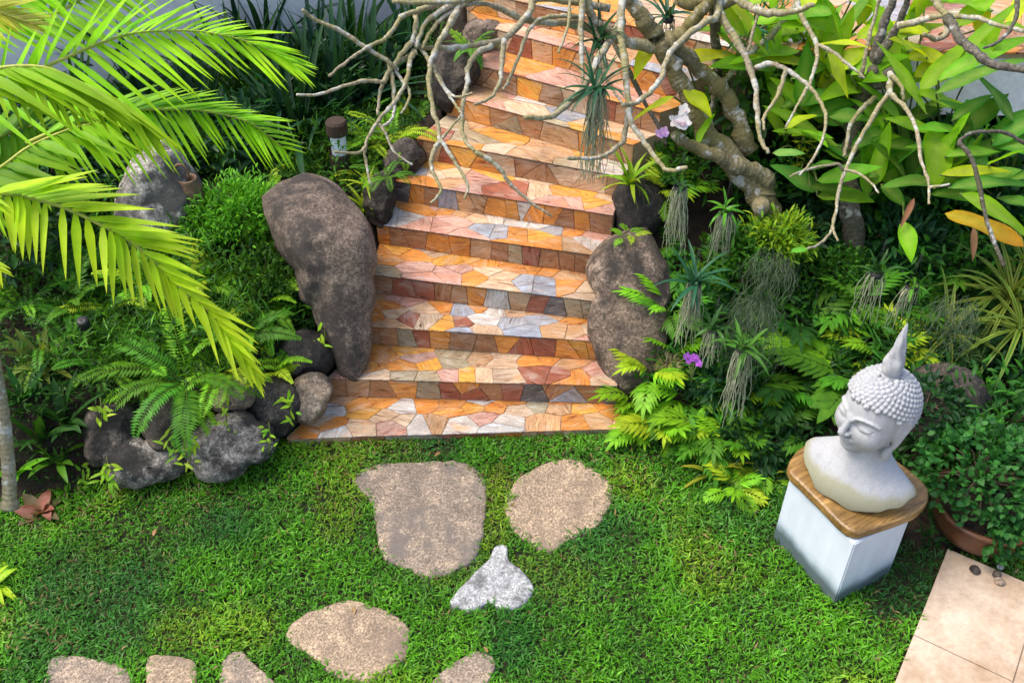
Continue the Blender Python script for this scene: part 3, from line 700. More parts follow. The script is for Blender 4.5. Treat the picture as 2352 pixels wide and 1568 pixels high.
# ------------------------------------------------------------------ statue and pedestal
def surface_nets(f, lo, hi, step):
    lo=np.array(lo,float); n=np.ceil((np.array(hi)-lo)/step).astype(int)+1
    ax=[lo[k]+step*np.arange(n[k]) for k in range(3)]
    X,Y,Zz=np.meshgrid(*ax,indexing='ij'); F=f(X,Y,Zz).astype(np.float32)
    ins=F<0; shp=np.array(n)-1
    cnt=np.zeros(shp,np.int8)
    for a in (0,1):
        for b in (0,1):
            for c in (0,1): cnt+=ins[a:n[0]-1+a,b:n[1]-1+b,c:n[2]-1+c]
    act=(cnt>0)&(cnt<8); idx=-np.ones(shp,np.int64); I=np.argwhere(act); idx[act]=np.arange(len(I))
    acc=np.zeros((len(I),3)); num=np.zeros(len(I))
    cor=[(a,b,c) for a in (0,1) for b in (0,1) for c in (0,1)]
    for p in cor:
        for k in range(3):
            if p[k]==0:
                q=list(p); q[k]=1
                f0=F[I[:,0]+p[0],I[:,1]+p[1],I[:,2]+p[2]]; f1=F[I[:,0]+q[0],I[:,1]+q[1],I[:,2]+q[2]]
                m=(f0<0)!=(f1<0); t=np.where(m,f0/(f0-f1+1e-12),0)
                pt=np.tile(np.array(p,float),(len(I),1)); pt[:,k]+=t
                acc+=pt*m[:,None]; num+=m
    V=lo+(I+acc/num[:,None])*step
    Q=[]
    for k in range(3):
        o=[(1,0),(0,0)]
        u,v=[i for i in range(3) if i!=k]
        a=ins; sl=[slice(None)]*3; sl[k]=slice(0,-1); s2=[slice(None)]*3; s2[k]=slice(1,None)
        m=a[tuple(sl)]!=a[tuple(s2)]; E=np.argwhere(m); E=E[(E[:,u]>0)&(E[:,v]>0)&(E[:,u]<n[u]-1)&(E[:,v]<n[v]-1)]
        fl=a[tuple(sl)][E[:,0],E[:,1],E[:,2]]
        def at(du,dv):
            e=E.copy(); e[:,u]-=du; e[:,v]-=dv; return idx[e[:,0],e[:,1],e[:,2]]
        q=np.stack([at(0,0),at(1,0),at(1,1),at(0,1)],1)
        fl=fl if k!=1 else ~fl
        q[~fl]=q[~fl][:,::-1]; Q.append(q)
    return V,np.concatenate(Q)
def smin(a,b,k):
    h=np.clip(.5+.5*(b-a)/k,0,1); return b*(1-h)+a*h-k*h*(1-h)
def smax(a,b,k): return -smin(-a,-b,k)
def ell(X,Y,Z,c,r):
    x=(X-c[0])/r[0];y=(Y-c[1])/r[1];z=(Z-c[2])/r[2]; k0=np.sqrt(x*x+y*y+z*z); k1=np.sqrt((x/r[0])**2+(y/r[1])**2+(z/r[2])**2)+1e-9
    return k0*(k0-1)/k1
def cap(X,Y,Z,a,b,r0,r1):
    a=np.array(a);b=np.array(b);d=b-a;t=np.clip(((X-a[0])*d[0]+(Y-a[1])*d[1]+(Z-a[2])*d[2])/np.dot(d,d),0,1)
    return np.sqrt((X-a[0]-d[0]*t)**2+(Y-a[1]-d[1]*t)**2+(Z-a[2]-d[2]*t)**2)-(r0+(r1-r0)*t)
def poly_cap(X,Y,Z,pts,r):
    o=None
    for a,b in zip(pts[:-1],pts[1:]):
        c=cap(X,Y,Z,a,b,r,r); o=c if o is None else np.minimum(o,c)
    return o
TURN=R_(-24); CT,ST=math.cos(TURN),math.sin(TURN)
def bust(X,Y,Z):
    Xa=np.abs(X)
    # shoulders and chest
    sh=smin(cap(Xa,Y,Z,(0,-.01,.15),(.215,-.015,.065),.112,.068), ell(X,Y,Z,(0,.03,.03),(.255,.16,.17)),.07)
    neck=cap(X,Y,Z,(0,-.015,.1),(0,.005,.36),.098,.088)
    f=smin(sh,neck,.10)
    for z0,y0 in ((.272,.075),(.248,.082),(.225,.09)):     # neck folds
        f=smin(f,np.sqrt((np.sqrt((X/1.0)**2+((Y+.01)/1.0)**2)-.092-(.272-z0)*.25)**2+(Z-z0+.05*Y)**2)-.007,.012)
    # head, turned a little to its right
    X0=X; X,Y=X*CT+Y*ST,-X*ST+Y*CT; Xa=np.abs(X)
    h=smin(ell(X,Y,Z,(0,-.005,.53),(.147,.168,.165)), ell(X,Y,Z,(0,.045,.42),(.120,.108,.116)),.07)
    h=smin(h,ell(X,Y,Z,(0,.118,.333),(.042,.04,.036)),.05)
    h=smin(h,ell(Xa,Y,Z,(.068,.098,.43),(.055,.05,.058)),.05)
    # eye sockets, lids
    h=smax(h,-ell(Xa,Y,Z,(.062,.178,.497),(.05,.03,.022)),.03)
    h=smin(h,ell(Xa,Y,Z,(.062,.122,.49),(.044,.034,.026)),.012)
    lid=[(.024,.149,.487),(.04,.157,.479),(.06,.158,.475),(.082,.147,.479),(.105,.125,.49)]
    h=smax(h,-(poly_cap(Xa,Y,Z,lid,.0032)),.004)
    lid2=[(.026,.152,.493),(.045,.16,.507),(.065,.157,.51),(.09,.143,.505),(.108,.122,.495)]
    h=smax(h,-(poly_cap(Xa,Y,Z,lid2,.0022)),.004)
    brow=[(.018,.168,.512),(.035,.166,.537),(.065,.158,.548),(.098,.134,.541),(.12,.106,.522)]
    h=smin(h,poly_cap(Xa,Y,Z,brow,.0055),.012)
    # nose
    h=smin(h,cap(X,Y,Z,(0,.16,.522),(0,.196,.437),.0125,.0175),.014)
    h=smin(h,ell(Xa,Y,Z,(.017,.178,.431),(.015,.017,.013)),.009)
    h=smax(h,-ell(Xa,Y,Z,(.011,.188,.418),(.006,.008,.005)),.004)
    # lips
    up=[(0,.174,.392),(.013,.174,.396),(.03,.163,.392),(.046,.145,.394)]
    h=smin(h,poly_cap(Xa,Y,Z,up,.0088),.008); lo=[(0,.171,.375),(.016,.168,.376),(.034,.153,.384)]
    h=smin(h,poly_cap(Xa,Y,Z,lo,.0092),.008)
    h=smax(h,-poly_cap(Xa,Y,Z,[(0,.184,.3845),(.02,.177,.3855),(.05,.146,.3935)],.0025),.003)
    h=smax(h,-ell(X,Y,Z,(0,.188,.352),(.03,.014,.01)),.02)
    f=smin(f,h,.03)
    # long ears
    ear=[(.140,.005,.53),(.150,-.012,.548),(.158,-.032,.535),(.157,-.036,.49),(.147,-.012,.42),(.134,.006,.36),(.126,.012,.315)]
    e=poly_cap(Xa,Y,Z,ear,.0125); e2=ell(Xa,Y,Z,(.142,-.012,.46),(.016,.03,.09)); e3=ell(Xa,Y,Z,(.126,.014,.325),(.018,.024,.04))
    f=smin(f,smin(smin(e,e2,.012),e3,.015),.012)
    X,Y=X*CT-Y*ST,X*ST+Y*CT; Xa=np.abs(X)
    # broken lower edge
    cut=(.012+.55*np.maximum(0,Xa-.13)+.30*np.maximum(0,-.06-Y)+.010*np.sin(X*37+1)+.007*np.sin(Y*61+X*23))-Z
    f=smax(f,cut,.006)
    return f
def statue():
    base=P(1962,1106,.535); yaw=math.atan2(-.68,-.73)
    tops=.53
    fwd=np.array([math.cos(R_(230)),math.sin(R_(230)),0])   # left shoulder direction
    base=np.array(base); base[2]=tops+.0
    root=empty('buddha_bust',base); root.rotation_euler=(0,0,math.atan2(fwd[1],fwd[0])-math.pi/2)
    tag(root,'pale grey stone bust with curled hair and a flame finial, standing on the pedestal','statue')
    def B(mb,name,parent,smooth=True):
        me=mb.mesh(name,M['statue'],smooth); o=bpy.data.objects.new(name,me); COL.objects.link(o); o.parent=parent; return o
    V,Q=surface_nets(bust,(-.36,-.24,-.02),(.36,.25,.74),.0052)
    mb=MB(); mb.add(V,[tuple(q) for q in Q]); ob=B(mb,'body',root)
    # hair curls
    mb=MB(); C=np.array([0,-.008,.53]); Rr=np.array([.153,.174,.176]); n=760; rnd=random.Random(2)
    for i in range(n):
        z=1-2*(i+.5)/n; ph=i*2.399963; s=math.sqrt(1-z*z); d=np.array([math.cos(ph)*s,math.sin(ph)*s,z]); p=C+d*Rr
        ang=math.atan2(d[0],d[1]); fr=math.cos(ang)    # 1 in front
        line=.600 if fr>.55 else (.50+.10*((fr+.1)/.65) if fr>-.1 else .40+.10*((fr+1)/.9))
        if fr>.8: line=.612-.02*abs(ang)
        if abs(fr)<.35 and p[2]<.55 and fr>-.3: line=max(line,.555)
        if p[2]<line: continue
        if z>.965: continue
        nn=nrm(d/Rr); t=nrm(np.cross(nn,[.3,.2,.9])); b=np.cross(nn,t); r=.0153*rnd.uniform(.92,1.08)
        prof=[(1.0,-.3),(1.02,.15),(.9,.5),(.66,.68),(.60,.66),(.52,.86),(.3,1.0),(0.02,1.05)]
        K=9; vs=[]
        for q,(rr,hh) in enumerate(prof):
            for k in range(K):
                a=2*math.pi*k/K+q*.25; vs.append(p+(t*math.cos(a)+b*math.sin(a))*r*rr+nn*r*hh)
        fs=[(q*K+k,q*K+(k+1)%K,(q+1)*K+(k+1)%K,(q+1)*K+k) for q in range(len(prof)-1) for k in range(K)]
        mb.add(vs,fs)
    B(mb,'hair_curls',root).rotation_euler=(0,0,TURN)
    # finial: a flame on a moulded ring
    mb=MB(); K=40; rows=60; vs=[]
    for i in range(rows+1):
        t=i/rows; z=.685+.30*t
        if t<.08: r=.041+.005*math.sin(t/.08*math.pi)
        elif t<.13: r=.038+.004*math.sin((t-.08)/.05*math.pi)
        else:
            u=(t-.13)/.87; r=.036*(1+.14*math.sin(min(1,u*3.2)*math.pi))*(1-u)**.72+.006*(1-u)+.002
        sw=0 if t<.13 else (t-.13)
        for k in range(K):
            a=2*math.pi*k/K; rr=r
            if t>=.13:
                fl=math.sin(a*5+sw*9+.9*math.sin(sw*22+a*2)); rr=r*(1+.15*fl*min(1,sw*9)*(1-.35*t))
            vs.append((math.cos(a)*rr,math.sin(a)*rr-.02-.006*t*t,z))
    fs=[(i*K+k,i*K+(k+1)%K,(i+1)*K+(k+1)%K,(i+1)*K+k) for i in range(rows) for k in range(K)]
    vs.append((0,-.026,.989)); fs+=[(rows*K+k,rows*K+(k+1)%K,len(vs)-1) for k in range(K)]
    mb.add(vs,fs); B(mb,'flame_finial',root)
statue()

def pedestal():
    a,b,c,d=[np.array(p) for p in PED]; C=(a+c)/2
    root=empty('pedestal',(C[0],C[1],0)); tag(root,'white painted square pedestal with a brown wooden top, standing on the lawn','pedestal')
    # block
    bm=bmesh.new(); h=.475
    vb=[bm.verts.new((p[0],p[1],-.03)) for p in (a,b,c,d)]; vt=[bm.verts.new((C[0]+(p[0]-C[0])*.985,C[1]+(p[1]-C[1])*.985,h)) for p in (a,b,c,d)]
    bm.faces.new(vb[::-1]); bm.faces.new(vt)
    for k in range(4): bm.faces.new((vb[k],vb[(k+1)%4],vt[(k+1)%4],vt[k]))
    bmesh.ops.recalc_face_normals(bm,faces=bm.faces)
    bmesh.ops.bevel(bm,geom=[e for e in bm.edges],offset=.006,segments=2,affect='EDGES')
    me=bpy.data.meshes.new('block'); bm.to_mesh(me); bm.free()
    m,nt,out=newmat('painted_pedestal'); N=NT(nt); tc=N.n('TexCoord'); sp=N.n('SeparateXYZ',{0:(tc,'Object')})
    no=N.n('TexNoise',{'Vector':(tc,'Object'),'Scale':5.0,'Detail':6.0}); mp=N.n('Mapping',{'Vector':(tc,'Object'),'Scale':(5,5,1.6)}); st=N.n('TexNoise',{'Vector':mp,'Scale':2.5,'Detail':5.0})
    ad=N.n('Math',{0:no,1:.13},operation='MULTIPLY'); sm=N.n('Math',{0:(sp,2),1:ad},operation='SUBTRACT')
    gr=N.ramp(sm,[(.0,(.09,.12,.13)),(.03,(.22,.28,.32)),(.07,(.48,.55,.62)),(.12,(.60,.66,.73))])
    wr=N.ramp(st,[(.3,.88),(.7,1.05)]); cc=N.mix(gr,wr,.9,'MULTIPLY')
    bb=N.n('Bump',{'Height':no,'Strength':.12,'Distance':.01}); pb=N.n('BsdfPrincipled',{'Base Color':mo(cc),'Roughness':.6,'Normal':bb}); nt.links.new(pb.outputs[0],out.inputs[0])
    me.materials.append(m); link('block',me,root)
    # wooden slab with rounded corners and a live edge
    m,nt,out=newmat('varnished_wood'); N=NT(nt); tc=N.n('TexCoord'); rot=math.atan2(c[1]-b[1],c[0]-b[0])
    vr=N.n('VectorRotate',{'Vector':(tc,'Object'),'Angle':-rot},rotation_type='Z_AXIS')
    mp=N.n('Mapping',{'Vector':vr,'Scale':(3,26,14)}); g=N.n('TexNoise',{'Vector':mp,'Scale':2.2,'Detail':7.0,'Roughness':.65,'Distortion':1.4})
    lg=N.n('TexNoise',{'Vector':vr,'Scale':5.0,'Detail':3.0})
    r=N.ramp(g,[(.3,(.10,.05,.016)),(.5,(.25,.14,.04)),(.7,(.40,.245,.085))]); r2=N.ramp(lg,[(.35,.65),(.65,1.2)]); cc=N.mix(r,r2,1.0,'MULTIPLY')
    bb=N.n('Bump',{'Height':g,'Strength':.35,'Distance':.006}); pb=N.n('BsdfPrincipled',{'Base Color':mo(cc),'Roughness':.36,'Normal':bb}); nt.links.new(pb.outputs[0],out.inputs[0])
    # outline traced at the slab's own level
    zt=.53
    out_=[(1812,1062),(1835,1030),(1880,1008),(1960,1010),(2050,1050),(2115,1098),(2133,1125),(2128,1155),(2095,1182),(2010,1212),(1968,1222),(1935,1205),(1890,1160),(1840,1110),(1815,1085)]
    w=[P(x,y,zt)[:2] for x,y in out_]; w=smooth_poly(w,6); n=len(w); cc_=sum(w)/n
    vs=[];fs=[]; rings=[(.0,0.0),(.5,0.0),(.93,0.0),(.985,-.004),(1.0,-.012),(.985,-.024),(1.005,-.034),(.99,-.05),(.96,-.056),(.5,-.056)]
    for r_,z in rings:
        for i,p in enumerate(w):
            k=1+.012*noise.noise(Vector((i*.35,z*60,3))) if r_>.95 else 1
            q=cc_+(p-cc_)*r_*k; vs.append((q[0],q[1],zt+z))
    for i in range(len(rings)-1):
        for k in range(n): fs.append((i*n+k,(i+1)*n+k,(i+1)*n+(k+1)%n,i*n+(k+1)%n))
    mb=MB(); mb.add(vs,fs); mb.build('wooden_top',m,root)
pedestal()
# ------------------------------------------------------------------ frangipani trees (branches traced, each given its own depth)
def branch(parent,pts,r0,r1,d0,d1,mat='bark',name='branch',per=5,sides=9,sag=0,seed=0,knob=True):
    n=len(pts); w=[]
    for i,(x,y) in enumerate(pts):
        t=i/(n-1); d=d0+(d1-d0)*t+sag*math.sin(math.pi*t); w.append(S(x,y,d))
    c=catmull(w,per); m=len(c); rj=random.Random(seed+900); jr=(r0+r1)/2*(d0+d1)/2/FD*.22
    c=[c[0]]+[p+np.array([rj.uniform(-1,1),rj.uniform(-1,1),rj.uniform(-1,1)])*jr for p in c[1:-1]]+[c[-1]]
    rad=[]
    for i in range(m):
        t=i/(m-1); d=d0+(d1-d0)*t; rad.append((r0+(r1-r0)*t)*d/FD*(1 if mat!='bark' else .84))
    rr=random.Random(seed*7+len(pts)); rad=[r*(1+.07*math.sin(i*1.7+seed)+rr.uniform(-.11,.11)+(.16 if i%7==3 else 0))*(1-.34*i/m) for i,r in enumerate(rad)]
    mb=MB()
    if knob:
        rad[-1]*=1.05
        e=nrm(c[-1]-c[-2]); c=list(c)+[c[-1]+e*rad[-1]*.5,c[-1]+e*rad[-1]*.75]; rad=rad+[rad[-1]*.8,rad[-1]*.35]
    tube(mb,c,rad,sides); return mb.build(name,M[mat],parent)
def trees():
    b=S(1775,520,6.15); root=empty('frangipani_tree',(b[0],b[1],ground(b[0],b[1]))); tag(root,'leafless frangipani with a thick mossy leaning trunk whose bare branches hang over the steps','tree')
    t=lambda p,r0,r1,d0,d1,**k: branch(root,p,r0,r1,d0,d1,**k)
    t([(1800,640),(1780,540),(1757,471),(1700,400),(1625,300),(1570,210),(1540,140),(1505,85)],34,25,6.3,5.75,mat='bark_trunk',name='trunk',sides=16,seed=1,knob=False)
    t([(1505,85),(1470,35),(1440,-10),(1400,-60)],23,18,5.75,5.6,mat='bark_trunk',name='limb',sides=14,seed=2,knob=False)
    t([(1725,350),(1692,270),(1650,200),(1600,152),(1555,115),(1510,90)],21,21,6.15,5.78,mat='bark_trunk',name='limb',sides=14,seed=3,knob=False)
    t([(1525,105),(1560,82),(1590,50),(1620,15),(1640,-40)],21,16,5.8,5.5,mat='bark_trunk',name='limb',sides=12,seed=4,knob=False)
    t([(1520,110),(1450,100),(1400,75),(1360,40),(1340,-30)],18,14,5.8,5.5,name='limb',sides=12,seed=5,knob=False)
    t([(1560,-10),(1600,6),(1660,8),(1720,-20)],22,18,5.7,5.6,mat='bark_trunk',name='limb',sides=12,seed=6,knob=False)
    t([(1640,0),(1643,70),(1648,140),(1652,185)],13,12,5.75,6.3,mat='bark_dark',sides=10,seed=7,knob=False)
    t([(1757,450),(1753,404),(1690,380),(1640,355),(1580,330),(1550,312)],24,16,6.1,5.8,mat='bark_trunk',name='limb',sides=12,seed=8)
    k=MB(); q=S(1748,472,6.02); pc=S(1748,475,5.86); tube(k,[q,(q+pc)/2,pc],[.06,.055,.05],14); tube(k,[pc,pc+(pc-q)*.06],[.024,.02],12,col=(.1,.1,.1)); k.build('stump_knob',M['bark_trunk'],root)
    # right of the steps
    t([(1652,-20),(1647,37),(1622,50),(1572,87),(1534,133),(1518,179),(1484,221),(1451,240),(1430,242)],11,9,5.6,5.2,seed=11)
    t([(1650,20),(1655,37),(1689,87),(1718,146),(1734,196),(1739,258),(1747,317),(1764,350)],12,8,5.6,5.45,seed=12)
    t([(1734,158),(1768,146),(1805,160),(1851,192),(1884,233),(1897,271),(1889,321),(1864,371),(1837,402)],8,4.5,5.55,5.1,seed=13)
    t([(1805,165),(1784,225),(1755,268),(1755,298)],7,5,5.42,5.3,seed=14)
    t([(1855,200),(1830,246),(1805,292)],5.5,4,5.3,5.25,seed=15)
    t([(1822,-30),(1839,33),(1876,104),(1868,167),(1860,196)],9,6,5.7,5.5,seed=16)
    t([(1878,104),(1914,121),(1955,154),(1985,179)],6.5,5,5.6,5.5,seed=17)
    t([(1830,10),(1780,70),(1726,121),(1664,187),(1640,225),(1630,267)],10,9,5.8,6.2,seed=18)
    t([(1838,-10),(1830,20),(1790,80),(1764,137)],11,9,6.1,6.3,mat='bark_dark',seed=19)
    t([(1680,-15),(1730,21),(1789,30),(1839,21),(1868,12)],13,10,5.3,5.1,seed=20)
    t([(1745,20),(1739,42),(1718,117)],7,5.5,5.5,5.6,seed=21)
    t([(1430,50),(1418,68),(1378,128),(1344,196),(1310,236),(1266,267),(1206,270)],12,10,5.7,5.2,seed=22)
    t([(1447,245),(1442,263),(1432,321),(1395,354),(1354,364),(1304,363)],8.5,7.5,5.5,5.25,seed=23)
    t([(1432,-20),(1426,63),(1434,146),(1443,233),(1450,280),(1476,321),(1505,363),(1534,390),(1576,385)],11,8,5.5,5.2,seed=24)
    t([(1337,-20),(1334,84),(1337,142),(1339,190)],9,7,5.5,5.45,seed=25)
    t([(1351,-20),(1358,50),(1381,101),(1395,160)],9,7,5.6,5.6,seed=26)
    t([(1310,-10),(1304,61),(1283,121)],5,4.5,5.5,5.4,seed=27)
    t([(1340,110),(1347,118),(1395,189),(1428,236)],6,5,5.6,5.5,seed=28)
    t([(1400,80),(1500,270),(1520,300),(1530,330)],6,5,5.9,5.9,mat='bark_dark',seed=29)
    # over the steps
    t([(1400,20),(1243,-5),(1212,34),(1158,88),(1091,105),(1023,111),(980,110),(946,98)],11,9,5.6,5.1,seed=31)
    t([(1158,91),(1153,145),(1148,189),(1128,223),(1091,240)],7.5,6,5.3,5.1,seed=32)
    t([(1340,40),(1293,37),(1243,44),(1212,74),(1192,128),(1172,179),(1155,206)],7.5,5.5,5.6,5.3,seed=33)
    t([(1180,-40),(1120,-10),(1057,3),(990,7),(903,5)],10,8,5.2,4.9,seed=34)
    t([(1440,95),(1400,80),(1320,57),(1233,51),(1185,37),(1135,15),(1091,8),(1060,14)],14,9,5.8,5.2,seed=35)
    t([(1054,14),(1044,40),(1020,78),(1003,111),(990,142),(986,189),(993,243),(1007,297),(1010,327)],10,8,5.2,4.95,seed=36,knob=False)
    t([(1010,325),(996,348),(990,381),(1003,415),(1013,439),(990,466)],7,5.5,4.95,4.85,seed=37)
    t([(1012,325),(1020,332),(1040,364),(1061,398),(1074,429),(1067,456)],7,5,4.95,4.9,seed=38)
    t([(1010,326),(1030,300),(1057,267)],4.5,4,4.95,4.9,seed=39)
    t([(1130,104),(1091,128),(1074,159),(1074,189),(1064,236),(1061,287),(1071,327),(1091,348)],8,7.5,5.3,5.0,seed=40,knob=False)
    t([(1091,348),(1142,381),(1169,419),(1212,459),(1266,496)],7.5,4.5,5.0,5.1,seed=41)
    t([(1000,10),(963,24),(922,40),(902,71),(882,91),(841,111),(797,142),(757,174)],8,5.5,5.15,4.85,seed=42)
    t([(696,24),(720,44),(787,74),(834,105),(895,145),(912,160)][::-1],7,7.5,5.05,4.8,seed=43)
    t([(958,120),(929,135),(902,152),(892,170)],7,6.5,5.1,5.05,seed=44)
    t([(946,98),(936,108),(909,142),(888,175),(872,216),(868,263)],8,5.5,5.1,4.95,seed=45)
    t([(888,180),(875,189),(838,186),(787,199),(726,218),(683,218)],6.5,5.5,5.0,4.8,seed=46)
    t([(895,145),(902,189),(905,236),(902,270),(875,294)],7,5.5,5.05,4.95,seed=47)
    t([(950,115),(942,142),(932,189),(905,236),(875,270),(848,310),(838,354),(851,422)],7.5,5,5.1,4.85,seed=48)
    t([(841,337),(821,351),(770,349)],5,4.5,4.88,4.8,seed=49)
    t([(903,158),(939,206),(936,236),(922,260)],5.5,4.5,5.05,5.0,seed=50)
    t([(870,285),(885,304),(905,348),(946,378)],4.5,4,4.95,4.95,seed=51)
    t([(965,105),(1000,162),(1023,203),(1047,223),(1084,214)],6,4.5,5.15,5.0,seed=52)
    t([(996,160),(1000,169),(1030,216),(1050,246),(1062,262)],5.5,5,5.1,5.0,seed=53)
    t([(1040,2),(963,24),(956,61),(946,98)],9,8.5,5.2,5.1,seed=54,knob=False)
    t([(1058,8),(1040,10),(990,40),(966,78),(956,112)],9,8,5.2,5.1,seed=55,knob=False)
    t([(1055,16),(1044,24),(1010,47),(980,88),(970,112)],8,6.5,5.22,5.12,seed=56,knob=False)
    t([(1120,-30),(1060,8),(1054,16)],13,11,5.25,5.2,seed=57,knob=False)
    # second tree
    b=S(1960,640,6.3); root2=empty('frangipani_tree',(b[0],b[1],ground(b[0],b[1]))); tag(root2,'second leafless frangipani with a dark trunk, behind the statue among the broad leaves','tree')
    t=lambda p,r0,r1,d0,d1,**k: branch(root2,p,r0,r1,d0,d1,**k)
    t([(1945,660),(1962,560),(1950,440),(1955,330),(1975,240),(2000,190),(2010,130),(2028,60),(2060,-20)],28,12,6.3,5.7,mat='bark_dark',name='trunk',sides=14,seed=60,knob=False)
    k=MB(); q=S(2000,190,5.9); 
    for ex,ey in ((2050,165),(2046,195),(2005,160)):
        e=S(ex,ey,5.75); tube(k,[q,(q*.4+e*.6),e],[.04,.034,.032],10)
    k.build('stump_knob',M['bark_dark'],root2)
    t([(1976,178),(1984,146),(1997,83),(2014,21),(2026,-20)],6.5,6,5.8,5.6,seed=61)
    t([(2012,140),(2055,75),(2076,21),(2090,-20)],11,9,5.8,5.5,mat='bark_dark',seed=62)
    t([(2060,60),(2122,46),(2155,38),(2239,40),(2289,58),(2360,72)],10,7.5,5.6,5.2,seed=63)
    t([(2044,167),(2043,208),(2022,242),(1976,317),(1943,387),(1926,446),(1918,496),(1905,537),(1880,562),(1855,571)],8,4.5,5.7,5.1,seed=64)
    t([(1912,520),(1914,529),(1924,552)],5,4.5,5.2,5.15,seed=65)
    t([(1943,390),(1976,400),(2005,425),(2018,443)],4.5,3.5,5.35,5.2,seed=66)
    t([(1936,392),(1922,377),(1864,387),(1835,396),(1814,406)],5,3.5,5.35,5.2,seed=67)
    t([(2040,200),(2050,220),(2080,250),(2105,300),(2114,362),(2134,421),(2134,467)],8,5,5.6,5.1,seed=68)
    t([(2136,430),(2155,428),(2180,423)],4.5,3.5,5.15,5.1,seed=69)
    t([(2045,172),(2068,196),(2076,228)],7,6,5.65,5.55,seed=70)
    t([(2010,225),(1989,240),(1955,283),(1945,330),(1939,358)],7.5,6.5,5.8,5.7,seed=71)
    t([(2130,-20),(2172,33),(2176,75),(2151,90),(2122,79)],11,9,5.2,5.0,seed=72)
    t([(2176,40),(2184,54),(2205,87),(2239,121),(2289,150),(2370,163)],11,13,5.15,4.8,mat='bark_dark',seed=73)
    t([(2335,-20),(2335,33),(2318,71),(2290,98),(2260,110)],6,4.5,5.0,4.9,mat='bark_dark',seed=74)
    t([(2390,345),(2352,329),(2310,306),(2268,302),(2226,308),(2201,327)],5,5.5,4.9,4.8,mat='bark_dark',seed=75)
    t([(2201,327),(2230,362),(2251,437),(2268,512),(2305,608)],5.5,7,4.8,4.75,mat='bark_dark',seed=76)
    # the one leaf bud
    mb=MB(); p=S(1855,571,5.1); tpt=S(1822,578,5.05); leaf(mb,p,tpt-p,UP*.6-FW*.8,np.linalg.norm(tpt-p)*1.15,.04,0,.3,5,prof_oval,(.12,.34,.03)); mb.build('leaf_bud',M['leaf'],root2)
trees()

# ------------------------------------------------------------------ feather palm on the left
def screen_frond(parent,path,d0,d1,nl,upang,dnang,upL,dnL,W,cols,seed,rach=5,tw=0,updown='both',droop=.15,endL=.45,t0=.04):
    """one frond: rachis along the traced path; leaflets leave it at picture angles (degrees), shifting from base to tip"""
    rnd=random.Random(seed); n=len(path)
    w=[S(x,y,d0+(d1-d0)*i/(n-1)) for i,(x,y) in enumerate(path)]; c=catmull(w,10); m=len(c)
    fr=empty('frond',c[0],parent)
    mb=MB(); k=(d0+d1)/2/FD; tube(mb,c,[k*rach*(1-.75*i/(m-1)) for i in range(m)],7); mb.build('rachis',M['rachis'],fr)
    mb=MB(); s=d0/FD
    for side,ang,LL in (('u',upang,upL),('d',dnang,dnL)):
        if updown!='both' and updown!=side: continue
        for j in range(nl):
            t=t0+(1-t0)*(j+rnd.uniform(-.2,.2)+.5)/nl; i=min(m-2,int(t*(m-1))); p=c[i]+(c[i+1]-c[i])*(t*(m-1)-i)
            a=R_(ang[0]+(ang[1]-ang[0])*t+rnd.uniform(-4,4)); dd=d0+(d1-d0)*t
            dirv=RT*math.cos(a)+UP*math.sin(a)+(-FW)*rnd.uniform(-.10,.28)
            env=(.55+.45*math.sin(math.pi*min(1,t*1.25+.12))) if t<.7 else (.98-(1-endL)*(t-.7)/.3)
            L=(LL[0]+(LL[1]-LL[0])*t)*env*dd/FD*rnd.uniform(.92,1.06)
            nn=-FW*.75+UP*.5+RT*rnd.uniform(-.35,.35)*1.0
            if side=='d': nn=nn+RT*.15
            col=jit(lerp3(cols[0],cols[1],min(1,max(0,t+rnd.uniform(-.35,.35)))),rnd,.15)
            tip=lerp3(col,cols[2] if len(cols)>2 else (.40,.48,.02),.3)
            leaf(mb,p,dirv,nn,L,W*.84*(1-.45*t)*dd/FD*rnd.uniform(.85,1.12),droop*rnd.uniform(.4,1.6),.22,8,prof_palm,col,tip,lerp3(col,(.5,.6,.06),.22))
    mb.build('leaflets',M['palm'],fr); return fr
